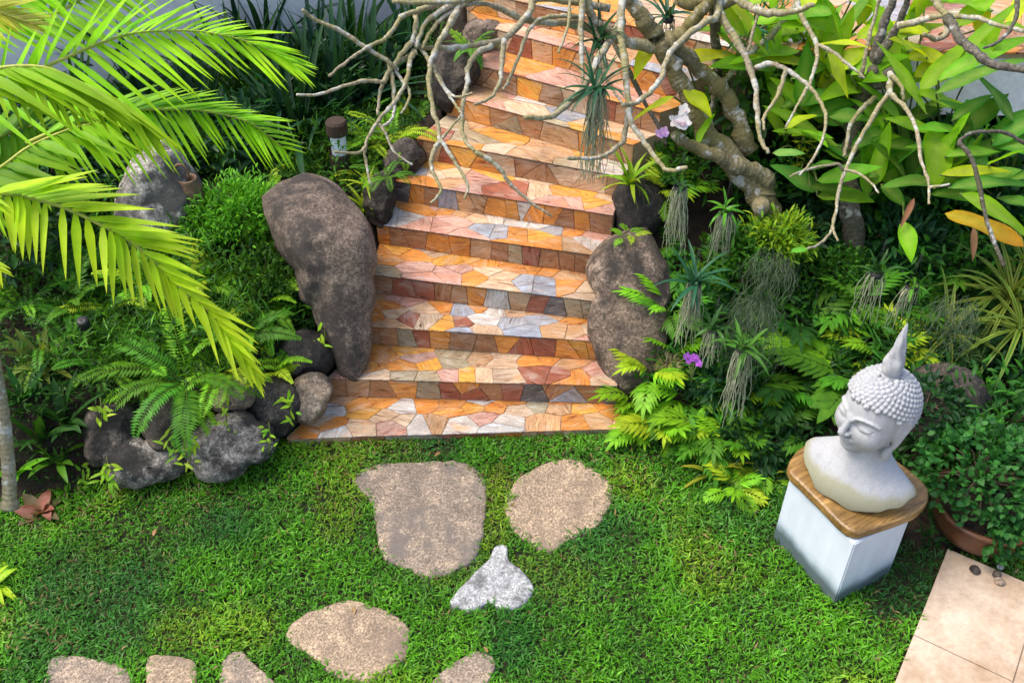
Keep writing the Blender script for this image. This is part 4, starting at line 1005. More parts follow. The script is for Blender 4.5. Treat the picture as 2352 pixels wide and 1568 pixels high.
def palm():
    g1=(.21,.52,.006); g2=(.36,.62,.008); yel=(.5,.5,.05); dk=(.08,.30,.015); br=(.44,.64,.012)
    b=P(18,1155,.0); root=empty('feather_palm',(b[0]-.35,b[1]+.25,0)); tag(root,'feathery palm with long arching yellow green fronds filling the upper left','palm')
    mb=MB(); q=[S(-70,1180,4.9),S(-150,700,4.5),S(-260,300,4.0),S(-330,120,3.7)]; tube(mb,catmull(q,8),[.06]*25,10); mb.build('trunk',M['bark'],root)
    f=lambda *a,**k: screen_frond(root,*a,**k)
    f([(-130,250),(0,200),(101,155),(209,108),(280,83),(344,73),(432,71),(499,79),(573,98),(641,128),(678,155)],3.9,4.5,38,(82,-25),(-32,-42),(190,150),(300,170),25,(g1,g2),1,endL=.42)
    f([(60,330),(140,295),(223,270),(314,253),(388,251),(455,253),(540,270),(590,293),(651,341)],4.5,4.9,34,(35,-12),(-50,-58),(230,130),(200,150),21,(lerp3(dk,g1,.5),g1),2,endL=.5)
    f([(-120,190),(-20,160),(60,152),(120,160),(185,189),(250,222),(300,255),(340,285)],3.5,3.7,32,(-20,-38),(-70,-52),(300,170),(150,190),30,((.20,.50,.01),(.28,.56,.01)),3,endL=.6,droop=.3)
    f([(-90,448),(20,445),(67,454),(152,479),(250,526),(278,541),(342,589),(388,638),(463,698),(509,754),(550,804),(583,855)],3.3,3.7,33,(22,-48),(-91,-62),(250,130),(165,185),34,(g2,br,(.6,.55,.08)),4,endL=.4,droop=.12,rach=5)
    f([(-90,430),(0,385),(67,337),(159,297),(230,280)],4.2,4.4,10,(-5,-30),(-75,-40),(170,150),(190,150),48,(dk,g1),5,endL=.9)
    f([(-160,-20),(-60,15),(10,35),(70,55)],3.0,3.1,18,(25,-8),(-55,-25),(170,90),(130,80),22,((.5,.52,.06),(.55,.52,.09)),6,endL=.7,droop=.05)  # overexposed glare is put into this frond's pale yellow
    f([(-150,360),(-80,400),(-40,430),(-15,470)],3.0,3.0,12,(-15,-35),(-80,-60),(110,70),(120,120),22,(g2,g2),7,endL=.8)
    f([(-120,60),(-20,30),(60,-10),(130,-60)],4.5,4.8,16,(95,70),(-20,-40),(200,150),(190,160),34,(lerp3(dk,g1,.6),g1),8)
    f([(-140,600),(-70,575),(-30,590),(0,620)],3.1,3.1,9,(5,-25),(-85,-70),(70,50),(80,70),22,(g2,br),9,endL=.8)
    f([(60,60),(150,20),(230,-30),(300,-70)],5.1,5.3,16,(80,40),(-25,-40),(190,150),(240,180),30,(dk,g1),10)
    f([(-30,330),(30,300),(90,290),(150,310)],4.8,5.0,12,(60,20),(-100,-60),(140,110),(160,120),40,(dk,lerp3(dk,g1,.4)),11)
    # young ringed palm stem
    mb=MB(); q=catmull([S(22,1165,4.95),S(20,1080,4.9),S(8,960,4.8),S(-8,860,4.7),S(-30,740,4.6)],14); n=len(q)
    tube(mb,q,[.028*(1+.05*(1 if i%5==0 else 0))*(1.25-.3*i/n+(.4 if i<3 else 0)) for i in range(n)],14)
    o=mb.build('slim_palm_trunk',M['bark']); tag(o,'slim pale ringed palm stem at the left edge beside the lawn','palm trunk')
palm()
# ------------------------------------------------------------------ scattered leaves (one mesh)
def scatter_mesh(name, mat, B, Dv, Nv, L, W, Cc, fold=.18, pos=.45):
    Dv=Dv/np.linalg.norm(Dv,axis=1)[:,None]; s=np.cross(Dv,Nv); s/=np.linalg.norm(s,axis=1)[:,None]+1e-9; nn=np.cross(s,Dv)
    m=len(B); L=L[:,None]; W=W[:,None]
    mid=B+Dv*L*pos; q=B+Dv*L*pos*.45; q2=B+Dv*L*(pos+.3)-nn*L*.05; tip=B+Dv*L-nn*L*.14
    V=np.stack([B, q-s*W*.36+nn*W*fold*.5, q+s*W*.36+nn*W*fold*.5, mid-s*W*.5+nn*W*fold, mid+s*W*.5+nn*W*fold, mid, q2-s*W*.34+nn*W*fold*.6, q2+s*W*.34+nn*W*fold*.6, tip],1).reshape(-1,3)
    i=np.arange(m)*9
    f3=np.stack([i,i+2,i+1],1)
    quads=[np.stack([i+1,i+2,i+5,i+3],1)]  # simple fan around the midrib
    tris=[f3,np.stack([i+2,i+4,i+5],1),np.stack([i+3,i+5,i+6],1),np.stack([i+5,i+4,i+7],1),np.stack([i+5,i+7,i+8],1),np.stack([i+5,i+8,i+6],1)]
    me=bpy.data.meshes.new(name); me.vertices.add(m*9); me.vertices.foreach_set('co',V.astype(np.float32).ravel())
    Q=np.concatenate(quads); T=np.concatenate(tris); lo=np.concatenate([Q.ravel(),T.ravel()])
    me.loops.add(len(lo)); me.loops.foreach_set('vertex_index',lo.astype(np.int32)); me.polygons.add(len(Q)+len(T))
    me.polygons.foreach_set('loop_start',np.concatenate([np.arange(len(Q))*4,4*len(Q)+np.arange(len(T))*3]).astype(np.int32))
    a=me.color_attributes.new('Col','FLOAT_COLOR','POINT'); arr=np.ones((m*9,4),np.float32); C9=np.repeat(Cc[:,None,:],9,1); C9[:,5]*=1.18; C9[:,8]*=1.1; arr[:,:3]=C9.reshape(-1,3); a.data.foreach_set('color',arr.ravel())
    me.polygons.foreach_set('use_smooth',np.ones(len(Q)+len(T),bool)); me.materials.append(mat); me.update(calc_edges=True); me.validate(); return me
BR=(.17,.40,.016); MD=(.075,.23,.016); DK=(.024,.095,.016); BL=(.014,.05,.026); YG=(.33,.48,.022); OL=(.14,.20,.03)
def SG(x,y,d): return H(x,y+10)
def SB(x,y,R):
    p=H(x,y+25); r=R if not hasattr(R,'__len__') else R[2]
    return p+np.array([0,0,r*.3])
def cvar(rs,c0,c1,n,k=.22):
    t=rs.rand(n)[:,None]; c=np.array(c0)*(1-t)+np.array(c1)*t; return c*rs.uniform(1-k,1+k,n)[:,None]
def bush(name,label,cat,C,R,n,L,W,c0,c1,seed,group=None,stems=8,mat='leaf',flat=.3,shell=.55,clump=0):
    rs=np.random.RandomState(seed); C=np.asarray(C,float)
    v=rs.normal(size=(n,3)); v/=np.linalg.norm(v,axis=1)[:,None]; v[:,2]=np.abs(v[:,2])*1.0-.25*rs.rand(n)
    r=(shell+(1-shell)*rs.rand(n))**.6
    if clump:
        k=rs.normal(size=(clump,3)); k/=np.linalg.norm(k,axis=1)[:,None]; k[:,2]=np.abs(k[:,2]); ci=rs.randint(0,clump,n); v=k[ci]*.9+rs.normal(size=(n,3))*.16; r=np.ones(n)*rs.uniform(.7,1.05,n)
    B=v*r[:,None]*np.array(R)
    D=v+rs.normal(size=(n,3))*.55; D[:,2]+=.15; Nv=np.tile([0,0,1.0],(n,1))+v*.5+rs.normal(size=(n,3))*flat
    Ls=rs.uniform(.65,1.2,n)*L; Ws=rs.uniform(.7,1.2,n)*W
    o=empty(name,C); tag(o,label,cat,group)
    me=scatter_mesh('leaves',M[mat],B,D,Nv,Ls,Ws,cvar(rs,c0,c1,n)); l=bpy.data.objects.new('leaves',me); COL.objects.link(l); l.parent=o
    mb=MB(); rd=random.Random(seed)
    for i in range(stems):
        e=v[rd.randrange(n)]*np.array(R)*.85; tube(mb,[np.array([0,0,-.06]),e*.5+np.array([0,0,.02]),e],[.005,.004,.002],5)
    l=bpy.data.objects.new('stems',mb.mesh('stems',M['twig'])); COL.objects.link(l); l.parent=o
    return o
# ------------------------------------------------------------------ ferns: fronds copied from a few modelled ones
FR={}
def frond_mesh(kind,ck,var):
    key=(kind,ck,var)
    if key in FR: return FR[key]
    col={'BR':BR,'MD':MD,'DK':DK,'YG':YG,'OL':OL}[ck]; rnd=random.Random(hash((kind,var))%1000 if False else (len(kind)*31+var*17))
    np_,pl,pw,arch,pos={'sword':(26,.13,.030,1.15,1.0),'lace':(20,.24,.05,.9,.8),'wart':(6,.52,.085,.75,.75),'hand':(8,.42,.11,.55,.7),'strap':(0,0,0,1.1,0)}[kind]
    mb=MB(); arch*=.8+.25*var; pts=[]; p=np.array([0,0,0.0]); a=.0; n=24
    pts.append(p.copy()); yaw=0
    for i in range(n):
        a-=arch/n*(1+.8*i/n); yaw+=rnd.uniform(-.03,.03)
        p=p+np.array([math.cos(a)*math.cos(yaw),math.cos(a)*math.sin(yaw),math.sin(a)])/n; pts.append(p.copy())
    tube(mb,pts,[.006*(1-.7*i/n) for i in range(n+1)],4,lerp3(col,(.18,.16,.05),.4))
    for j in range(np_):
        t=.16+.82*(j+.5)/np_ if kind in('sword','lace') else .30+.62*(j+.5)/np_
        i=min(n-1,int(t*n)); q=pts[i]+(pts[i+1]-pts[i])*(t*n-i); T=nrm(pts[i+1]-pts[i]); s=nrm(np.cross([0,0,1.0],T)); nn=np.cross(T,s)
        if kind=='sword': env=min(1,(1-t)*4.5+.12)*min(1,.45+t*2.2)
        elif kind=='lace': env=(1-t)**.75*min(1,t*4)+.06
        else: env=(1-t)**.55*.85+.25
        for sd in (-1,1):
            fw=.25 if kind=='sword' else (.45 if kind=='lace' else .75+.5*t)
            d=s*sd+T*fw+nn*rnd.uniform(-.12,.2)
            leaf(mb,q,d,nn+s*sd*-.15,pl*env*rnd.uniform(.9,1.1),pw*(.75+.25*env),.35 if kind in('sword','lace') else .7,.1,2 if kind=='sword' else 4,prof_oval if kind=='sword' else prof_lance,jit(col,rnd,.13))
    if kind in('wart','hand'):
        leaf(mb,pts[int(n*.9)],pts[-1]-pts[-3],[0,0,1.0],pl*.75,pw,.4,.1,5,prof_lance,col)
    if kind=='strap':
        leaf(mb,pts[0],[1,0,.12],[0,0,1.0],1.02,.11,arch*1.1,.25,9,prof_strap,jit(col,rnd,.1),lerp3(col,YG,.3),lerp3(col,YG,.5),wav=.25,rnd=rnd)
    me=mb.mesh('frond',M['leaf']); FR[key]=me; return me
FERNS=[]
def fern(label,base,nf,L,kind='sword',ck='MD',seed=0,el=(.35,1.15),az=(0,6.283),group=None,name='fern',cat='fern',mix=None):
    rd=random.Random(seed*13+7); o=empty(name,base); tag(o,label,cat,group)
    for i in range(nf):
        k=ck if not mix or rd.random()<.65 else mix
        f=bpy.data.objects.new('frond',frond_mesh(kind,k,rd.randrange(3))); COL.objects.link(f); f.parent=o
        a=az[0]+(az[1]-az[0])*(i+rd.uniform(-.35,.35)+.5)/nf; e=rd.uniform(*el); s=L*rd.uniform(.7,1.12)
        f.rotation_euler=(rd.uniform(-.35,.35),-e,a); f.scale=(s,s*rd.uniform(.85,1.1),s); f.location=(rd.uniform(-.02,.02),rd.uniform(-.02,.02),0)
    return o
def straps(name,label,cat,base,n,L,W,c,seed,el=(.3,1.3),droop=.9,group=None,mid=None,edge=None,tip=None,mat='leaf',az=(0,6.283),fold=.3,parent=None,nseg=8,prof=prof_strap):
    rd=random.Random(seed); mb=MB()
    for i in range(n):
        a=az[0]+(az[1]-az[0])*(i+rd.uniform(-.4,.4)+.5)/n; e=rd.uniform(*el)
        d=np.array([math.cos(a)*math.cos(e),math.sin(a)*math.cos(e),math.sin(e)]); nn=np.array([-math.cos(a)*math.sin(e),-math.sin(a)*math.sin(e),math.cos(e)])+np.array([rd.uniform(-.3,.3),rd.uniform(-.3,.3),0])
        cc=jit(c,rd,.2); leaf(mb,np.array([rd.uniform(-.02,.02),rd.uniform(-.02,.02),0]),d,nn,L*rd.uniform(.65,1.1),W*rd.uniform(.8,1.15),droop*rd.uniform(.5,1.4),fold,nseg,prof,cc,tip,mid,edgecol=edge)
    if parent is None:
        o=empty(name,base); tag(o,label,cat,group)
    else: o=parent
    l=bpy.data.objects.new('leaves',mb.mesh('leaves',M[mat])); COL.objects.link(l); l.parent=o; return o

# ------------------------------------------------------------------ ground cover (uncountable) under the plants
def cover():
    rs=np.random.RandomState(31)
    def make(name,label,xr,yr,n,Lr,Wr,c0,c1,hmax,side,dens,seed,tiltmin=.2):
        x=rs.uniform(*xr,n); y=rs.uniform(*yr,n)
        g=np.array([ground(a,b) for a,b in zip(x,y)]); ed=np.interp(x,_ex,_ey); xl=np.interp(y,_ly,_lx); xr_=np.interp(y,_ry,_rx)
        ok=(y>ed+.04)&((x<xl-.12) if side=='l' else (x>xr_+.10))
        ok&=vnoise(x+20,y+20,2.6,seed)*.7+vnoise(x+20,y+20,7,seed+1)*.3>dens
        dd=y*FW[1]+(g-CAM_H)*FW[2]; sx=1176+x/dd*FD; sy=784-(y*UP[1]+(g-CAM_H)*UP[2])/dd*FD
        ok&=(sx>-600)&(sx<3000)&(sy>-300)
        x=x[ok];y=y[ok];g=g[ok]; m=len(x); hh=rs.uniform(0,1,m)**1.6*hmax*(.3+1.2*vnoise(x+7,y+3,4,seed+3))
        B=np.stack([x,y,g+hh],1); az=rs.uniform(0,6.283,m); el=rs.uniform(-.2,1.1,m)
        D=np.stack([np.cos(az)*np.cos(el),np.sin(az)*np.cos(el),np.sin(el)],1); Nv=np.tile([0,-.25,1.0],(m,1))+rs.normal(size=(m,3))*.35
        me=scatter_mesh(name,M['leaf'],B,D,Nv,rs.uniform(*Lr,m),rs.uniform(*Wr,m),cvar(rs,c0,c1,m,.35)); o=link(name,me); tag(o,label,'ground cover',kind='stuff')
    make('undergrowth','dense dark green undergrowth of small leaves under the trees right of the steps',(.5,5.4),(3.3,8.5),56000,(.03,.085),(.010,.026),(.012,.05,.010),(.028,.10,.014),.16,'r',.46,41)
    make('bed_ground_cover','low mid green ground cover on the raised bed left of the steps',(-5.2,-.5),(3.7,8.0),54000,(.025,.07),(.006,.016),(.014,.06,.010),(.05,.16,.014),.12,'l',.28,51)
cover()
def understorey():
    rs=np.random.RandomState(91); n=26000
    x=rs.uniform(.5,4.2,n); y=rs.uniform(3.5,8.0,n); g=np.array([ground(a,b) for a,b in zip(x,y)]); ed=np.interp(x,_ex,_ey); xr_=np.interp(y,_ry,_rx)
    cl=vnoise(x+4,y+8,3.4,93); ok=(y>ed+.12)&(x>xr_+.12)&(cl>.38)
    ok&=~((np.abs(x-1.75)<.5)&(y<4.15))
    x=x[ok];y=y[ok];g=g[ok];cl=cl[ok]; m=len(x); az=rs.uniform(0,6.283,m); el=rs.uniform(.1,1.3,m)
    B=np.stack([x,y,g+rs.rand(m)**1.4*.34*(cl-.2)*2],1); D=np.stack([np.cos(az)*np.cos(el),np.sin(az)*np.cos(el),np.sin(el)],1)
    kind=(vnoise(x+44,y+12,2.3,95)>.5)
    L=np.where(kind,rs.uniform(.07,.15,m),rs.uniform(.05,.09,m)); W=np.where(kind,rs.uniform(.010,.018,m),rs.uniform(.016,.03,m))
    c=cvar(rs,(.016,.065,.012),(.06,.20,.014),m,.35)
    me=scatter_mesh('mixed_understorey',M['leaf'],B,D,np.tile([0,-.2,1.0],(m,1))+rs.normal(size=(m,3))*.4,L,W,c); o=link('mixed_understorey',me); tag(o,'tangled knee high mass of mixed green leaves between the ferns right of the steps','undergrowth',kind='stuff')
understorey()
def left_greens():
    rs=np.random.RandomState(191); n=26000
    x=rs.uniform(-4.2,-.9,n); y=rs.uniform(3.7,7.2,n); g=np.array([ground(a,b) for a,b in zip(x,y)]); ed=np.interp(x,_ex,_ey); xl=np.interp(y,_ly,_lx)
    cl=vnoise(x+24,y+18,3.1,193); ok=(y>ed+.42)&(x<xl-.25)&(cl>.36)
    x=x[ok];y=y[ok];g=g[ok];cl=cl[ok]; m=len(x); az=rs.uniform(0,6.283,m); el=rs.uniform(.1,1.3,m)
    B=np.stack([x,y,g+rs.rand(m)**1.4*.22*(cl-.2)*2],1); D=np.stack([np.cos(az)*np.cos(el),np.sin(az)*np.cos(el),np.sin(el)],1)
    kind=(vnoise(x+44,y+12,2.3,195)>.5)
    L=np.where(kind,rs.uniform(.06,.13,m),rs.uniform(.035,.07,m)); W=np.where(kind,rs.uniform(.008,.014,m),rs.uniform(.012,.022,m))
    me=scatter_mesh('mixed_low_greenery',M['leaf'],B,D,np.tile([0,-.2,1.0],(m,1))+rs.normal(size=(m,3))*.4,L,W,cvar(rs,(.022,.085,.012),(.09,.27,.014),m,.35)); o=link('mixed_low_greenery',me); tag(o,'tangled low greenery filling the raised bed between the palm and the tallest boulder','undergrowth',kind='stuff')
left_greens()
def mondo():
    rs=np.random.RandomState(77); n=9000
    # fine grass in the middle of the left bed
    poly=[tuple(G(a,b)[:2]) for a,b in [(170,700),(300,610),(520,620),(560,760),(500,900),(240,880)]]
    c=np.mean(poly,axis=0); x=rs.uniform(c[0]-.9,c[0]+.9,n); y=rs.uniform(c[1]-.8,c[1]+.8,n); ok=inpoly(x,y,poly); x=x[ok];y=y[ok]; m=len(x)
    g=np.array([ground(a,b) for a,b in zip(x,y)]); az=rs.uniform(0,6.283,m); el=rs.uniform(.3,1.3,m)
    D=np.stack([np.cos(az)*np.cos(el),np.sin(az)*np.cos(el),np.sin(el)],1)
    me=scatter_mesh('fine_grass',M['leaf'],np.stack([x,y,g],1),D,np.tile([0,0,1.0],(m,1))+rs.normal(size=(m,3))*.3,rs.uniform(.07,.16,m),rs.uniform(.004,.007,m),cvar(rs,MD,BR,m,.3)); o=link('fine_grass',me); tag(o,'tufts of fine grass covering the raised bed above the low rock wall','grass',kind='stuff')
mondo()

# ------------------------------------------------------------------ planting left of the steps
def left_bed():
    E_=None
    # dark leafy plants along the back
    for i,(x,y,d,n,L,lab) in enumerate([(690,330,7.6,26,.95,'tall dark strap leaved clump behind the tips of the palm fronds'),(770,270,7.9,26,.9,'dark blue green strap plant left of the crossing bare twigs'),(850,235,8.0,24,.8,'shaded strap leaved plant behind the knot of hanging branches'),(620,120,8.3,24,1.0,'dark strap plant against the pale back wall'),(930,180,8.2,22,.75,'dim strap plant beside the rock at the top of the steps')]):
        b=SG(x,y,d); straps('strap_plant',lab,'plant',b,n,L,.055,BL,100+i,el=(.5,1.4),droop=1.0,mat='dark',tip=(.03,.09,.03))
        b2=np.array(b)
    o=empty('broadleaf_plant',S(900,150,8.4)); tag(o,'large dark bluish leaves in deep shade at the top centre left','plant')
    for i,(x0,y0,x1,y1,w) in enumerate([(900,150,880,-20,70),(890,150,960,10,60),(880,150,820,10,55),(905,150,1010,60,55),(885,150,770,60,50),(900,150,920,-40,60)]):
        a=S(x0,y0,8.4); b=S(x1,y1,8.2); mb=MB(); leaf(mb,a,b-a,-FW*.7+UP*.6+RT*(i%3-1)*.4,np.linalg.norm(b-a),w*8.3/FD,.5,.2,8,prof_lance,(.03,.085,.06)); l=mb.build('leaf',M['dark'],o)
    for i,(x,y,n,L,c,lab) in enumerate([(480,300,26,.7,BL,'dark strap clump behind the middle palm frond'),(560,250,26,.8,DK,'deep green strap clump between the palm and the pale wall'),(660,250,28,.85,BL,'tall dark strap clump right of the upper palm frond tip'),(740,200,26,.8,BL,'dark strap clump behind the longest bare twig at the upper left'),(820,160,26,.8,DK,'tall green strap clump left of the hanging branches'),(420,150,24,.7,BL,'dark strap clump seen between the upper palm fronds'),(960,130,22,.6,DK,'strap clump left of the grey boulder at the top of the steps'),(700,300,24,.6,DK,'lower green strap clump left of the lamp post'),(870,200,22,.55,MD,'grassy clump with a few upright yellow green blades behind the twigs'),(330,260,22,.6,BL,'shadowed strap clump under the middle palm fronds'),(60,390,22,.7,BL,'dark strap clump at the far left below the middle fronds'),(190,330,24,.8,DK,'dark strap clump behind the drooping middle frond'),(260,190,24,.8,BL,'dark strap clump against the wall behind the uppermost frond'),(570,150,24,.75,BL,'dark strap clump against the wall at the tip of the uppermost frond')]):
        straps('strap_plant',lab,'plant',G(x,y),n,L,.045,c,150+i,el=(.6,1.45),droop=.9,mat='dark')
    # more filler shrubs in the shade
    for i,(x,y,d,R,lab) in enumerate([(500,330,7.3,.34,'dim leafy shrub between the palm fronds and the clay jar'),(620,300,7.4,.33,'dark shrub behind the lower right palm frond'),(120,420,6.8,.4,'shadowy shrub under the left palm fronds'),(30,560,6.2,.4,'dark shrub at the left edge behind the lowest frond'),(740,200,8.3,.4,'dark shrub in the shade above the lamp post')]):
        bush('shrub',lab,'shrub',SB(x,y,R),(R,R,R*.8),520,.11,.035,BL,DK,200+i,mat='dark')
    # lacy bush and neighbours beside the tallest boulder
    c=H(560,540)+np.array([0,0,.08]); bush('lacy_bush','fresh green lacy bush with tiny leaves left of the tallest boulder','shrub',c,(.27,.26,.30),3000,.045,.013,MD,BR,11,clump=70)
    bush('lacy_bush','smaller lacy green bush just below the clay jar','shrub',H(470,535)+np.array([0,0,.05]),(.17,.17,.16),1100,.04,.012,MD,BR,12,clump=30)
    bush('lacy_bush','loose lacy bush hugging the lower left of the tallest boulder','shrub',H(615,660)+np.array([0,0,.05]),(.2,.2,.18),1300,.045,.014,DK,MD,13,clump=34)
    fl=[(605,490,5.9,9,.26,'lace','BR','bright fern against the upper left edge of the tallest boulder'),
        (625,610,5.55,9,.26,'sword','BR','sword fern at the left flank of the tallest boulder, above the bushy one'),
        (610,690,5.45,10,.30,'lace','BR','bushy light green fern left of the lower boulder'),
        (680,700,5.4,7,.22,'sword','MD','small fern right under the left flank of the tallest boulder'),
        (430,880,5.15,19,.44,'sword','MD','largest sword fern, spilling over the low black rocks'),
        (330,845,5.3,11,.30,'sword','MD','sword fern left of the largest sword fern'),
        (520,850,5.2,12,.34,'sword','BR','sword fern right of the largest one under the tip of the long frond'),
        (630,850,5.15,10,.30,'lace','BR','broad fern above the tan flat topped stone'),
        (560,760,5.4,9,.28,'lace','MD','fern just right of the low frond tip in the left bed'),
        (690,378,6.3,8,.20,'sword','YG','yellowish fern above the tallest boulder'),
        (745,360,6.6,7,.2,'sword','BR','small bright fern left of the lamp post'),
        (850,340,6.5,10,.27,'sword','YG','yellow green fern beside the lamp post'),
        (900,320,6.6,14,.33,'sword','BR','big bright fern right of the lamp post at the step edge'),
        (940,270,6.9,12,.32,'sword','BR','fern leaning over the middle steps behind the branches'),
        (870,250,7.2,10,.32,'sword','MD','darker fern behind the twigs above the lamp post'),
        (990,230,7.0,8,.2,'sword','BR','small fern by the brown boulder of the upper steps'),
        (835,400,6.1,9,.2,'sword','BR','small fern on top of the tallest boulder right side'),
        (890,400,6.3,8,.2,'sword','MD','fern drooping beside the small rounded boulder'),
        (60,705,5.8,12,.3,'sword','MD','fern in the shade under the lower palm frond at the far left'),(165,690,5.8,12,.3,'lace','MD','lacy fern left of the small black spotlight'),(265,700,5.7,11,.28,'sword','DK','dark sword fern right of the small black spotlight'),(105,800,5.6,11,.28,'sword','MD','fern above the shaded plants by the slim palm stem'),(330,650,5.8,11,.3,'lace','BR','bright lacy fern under the hanging leaflets of the lowest frond'),(230,840,5.4,11,.26,'sword','MD','fern just behind the left end of the low rock wall'),(480,640,5.8,11,.28,'lace','BR','lacy fern below the bushes, left of the tallest boulder'),
        (1085,105,7.9,9,.22,'lace','MD','leafy fern at the foot of the grey top boulder')]
    for i,(x,y,d,n,L,kd,ck,lab) in enumerate(fl): fern(lab,SG(x,y,d),n,L*1.3,kd,ck,300+i,mix='BR' if ck=='MD' else 'YG',el=(.25,1.25))
    fern('bright strap fern with wavy leaves between the tallest boulder and the steps',H(838,490)-FW*.02,9,.22,'strap','BR',330,el=(.5,1.3),mix='YG')
    fern('yellow green strap fern just below the one beside the steps',H(845,430)-FW*.02,7,.2,'strap','YG',331,el=(.5,1.3))
    fern('single long fern frond arching across the face of the tallest boulder',H(672,690)-FW*.16,1,.42,'sword','YG',332,el=(1.0,1.05),az=(.75,.78))
    # sprigs clinging to the rocks
    for i,(x,y,d,n,lab) in enumerate([(462,945,5.0,16,'light green creeper sprig on the black rock in the wall'),(250,1080,4.82,20,'bright sprig with narrow leaves at the lawn edge, left of the low rock'),(440,1030,4.82,16,'hanging sprig at the left end of the black streaked rock'),(668,930,5.05,12,'yellow green sprig on the tan angular rock'),(745,770,5.35,9,'tiny sprig at the foot of the tallest boulder'),(520,960,4.85,10,'small sprig on top of the black streaked rock'),(235,945,4.95,12,'sprig on the rock at the left end of the wall'),(395,1010,4.9,10,'short sprig under the largest sword fern'),(440,1090,4.75,14,'low sprig where the streaked rock meets the lawn'),(620,1000,4.85,8,'tiny creeper on the right end of the streaked rock'),(205,1090,4.85,10,'sprig in the shade left of the low wall')]):
        rd=random.Random(i); mb=MB(); 
        for k in range(n):
            a=rd.uniform(0,6.28); dv=RT*math.cos(a)+UP*(math.sin(a)*1.1)-FW*rd.uniform(.1,.6); o0=RT*rd.uniform(-.035,.035)+UP*rd.uniform(-.09,.07)
            leaf(mb,o0,dv,-FW+UP*.5,rd.uniform(.035,.085),rd.uniform(.014,.022),.4,.2,4,prof_lance,jit(lerp3(BR,YG,rd.random()),rd,.15))
        tube(mb,[UP*-.1,UP*.0+RT*.01,UP*.08],.003,4,OL)
        o=empty('creeper_sprig',H(x,y)-FW*.03); tag(o,lab,'creeper'); l=bpy.data.objects.new('leaves',mb.mesh('leaves',M['leaf'])); COL.objects.link(l); l.parent=o
    # shady broad strap plants by the slim trunk
    for i,(x,y,n,L,c,lab) in enumerate([(95,1010,14,.34,DK,'shaded plant with long dark leaves right of the slim palm stem'),(150,970,12,.30,DK,'dark lance leaved plant left of the low rock wall'),(60,920,10,.3,DK,'dim plant behind the slim palm stem'),(130,1060,9,.22,MD,'small green leafy plant at the corner of the lawn'),(40,1090,8,.24,BR,'bright leaf tuft at the foot of the slim palm stem'),(100,840,10,.25,OL,'olive grassy plant on the dark rock of the shady bed'),(240,640,12,.26,DK,'dark tuft beside the small black spotlight')]):
        b=G(x,y); straps('leafy_plant',lab,'plant',b,n,L,.05,c,400+i,el=(.4,1.35),droop=.8,prof=prof_lance)
    b=G(-8,1345); straps('leafy_plant','lime green leaf tuft cut by the left edge of the picture','plant',b,9,.2,.05,YG,420,prof=prof_lance)
    # red leaved plant
    b=P(98,1178,0); o=straps('red_leaf_plant','low plant with pink red and brown leaves at the left lawn corner','plant',b,11,.15,.075,(.34,.11,.08),430,el=(.15,1.2),droop=.9,mid=(.5,.25,.2),prof=prof_lance,edge=(.30,.20,.10))
    straps('','','',b,9,.17,.07,(.12,.085,.045),431,el=(.0,.6),droop=.8,prof=prof_lance,parent=o)
left_bed()

# ------------------------------------------------------------------ big leaved plants, upper right
LF=[ # base, tip, width, depth, colour, plant
 ((2128,262),(2020,100),50,6.3,0,0),((2112,212),(2222,92),42,6.4,0,0),((2150,195),(2330,12),48,6.5,1,0),((2155,185),(2375,68),44,6.3,1,0),((2150,215),(2365,118),40,6.2,2,0),
 ((1882,110),(1890,-30),50,7.0,0,1),((1930,75),(2000,-15),34,6.9,2,1),((1932,98),(1900,5),36,6.8,1,1),((1892,104),(1800,20),44,6.9,0,1),((1868,106),(1992,98),36,6.7,3,1),((1890,108),(1840,-30),42,7.1,0,1),((1925,120),(1960,20),30,6.9,0,1),
 ((2056,90),(2170,50),30,6.9,0,2),((2060,95),(2100,20),30,7.0,1,2),
 ((1900,120),(1946,222),54,6.2,3,1),((1828,238),(1922,232),42,6.0,3,3),((1802,296),(1872,264),40,5.7,3,3),((1840,300),(1900,330),30,5.8,0,3),((1800,310),(1760,250),32,6.0,0,3),((1990,322),(2072,316),34,6.0,0,4),
 ((2030,272),(2186,312),48,5.8,0,4),((2120,240),(2240,242),34,6.0,0,4),((2152,298),(2148,424),80,5.6,0,4),((2232,230),(2246,296),50,5.9,4,5),((2212,255),(2216,330),50,5.9,4,5),((2375,270),(2282,330),46,5.6,4,5),
 ((2270,378),(2365,340),44,5.4,2,5),((2170,360),(2296,342),44,5.5,1,5),((2160,402),(2322,384),30,5.4,3,5),((2180,432),(2375,415),48,5.4,4,5),((2206,445),(2375,540),54,5.2,0,6),
 ((1958,370),(2060,365),30,6.1,4,4),((2024,425),(2080,470),36,5.9,4,4),((2076,508),(2094,596),42,5.5,0,4),((1776,352),(1846,350),24,5.5,5,3),
 ((1575,140),(1700,122),54,6.6,3,7),((1500,95),(1458,175),36,6.5,3,7),((1548,222),(1456,272),30,6.3,3,7),((1570,205),(1632,266),52,6.5,3,7),((1600,330),(1640,265),30,6.6,0,7),
 ((2280,330),(2365,250),50,5.7,4,5),((2010,300),(1960,250),36,6.2,0,4),((1990,250),(2060,262),34,6.4,0,4),((2260,300),(2330,300),40,5.8,1,5),((1700,20),(1780,-10),50,7.2,0,1),((1745,90),(1860,60),44,7.1,0,1),((1700,80),(1720,-20),40,7.3,1,1),((1955,190),(1880,150),40,6.6,0,3),((1780,200),(1850,120),40,6.8,0,3),((1800,130),(1760,200),36,6.9,3,3),((2070,330),(2110,400),36,6.0,4,4),((1690,150),(1760,200),40,6.9,0,3),((2090,150),(2030,60),34,6.8,0,2),((1970,60),(2010,-40),36,7.0,0,1),((2240,150),(2300,60),36,6.4,0,0)]
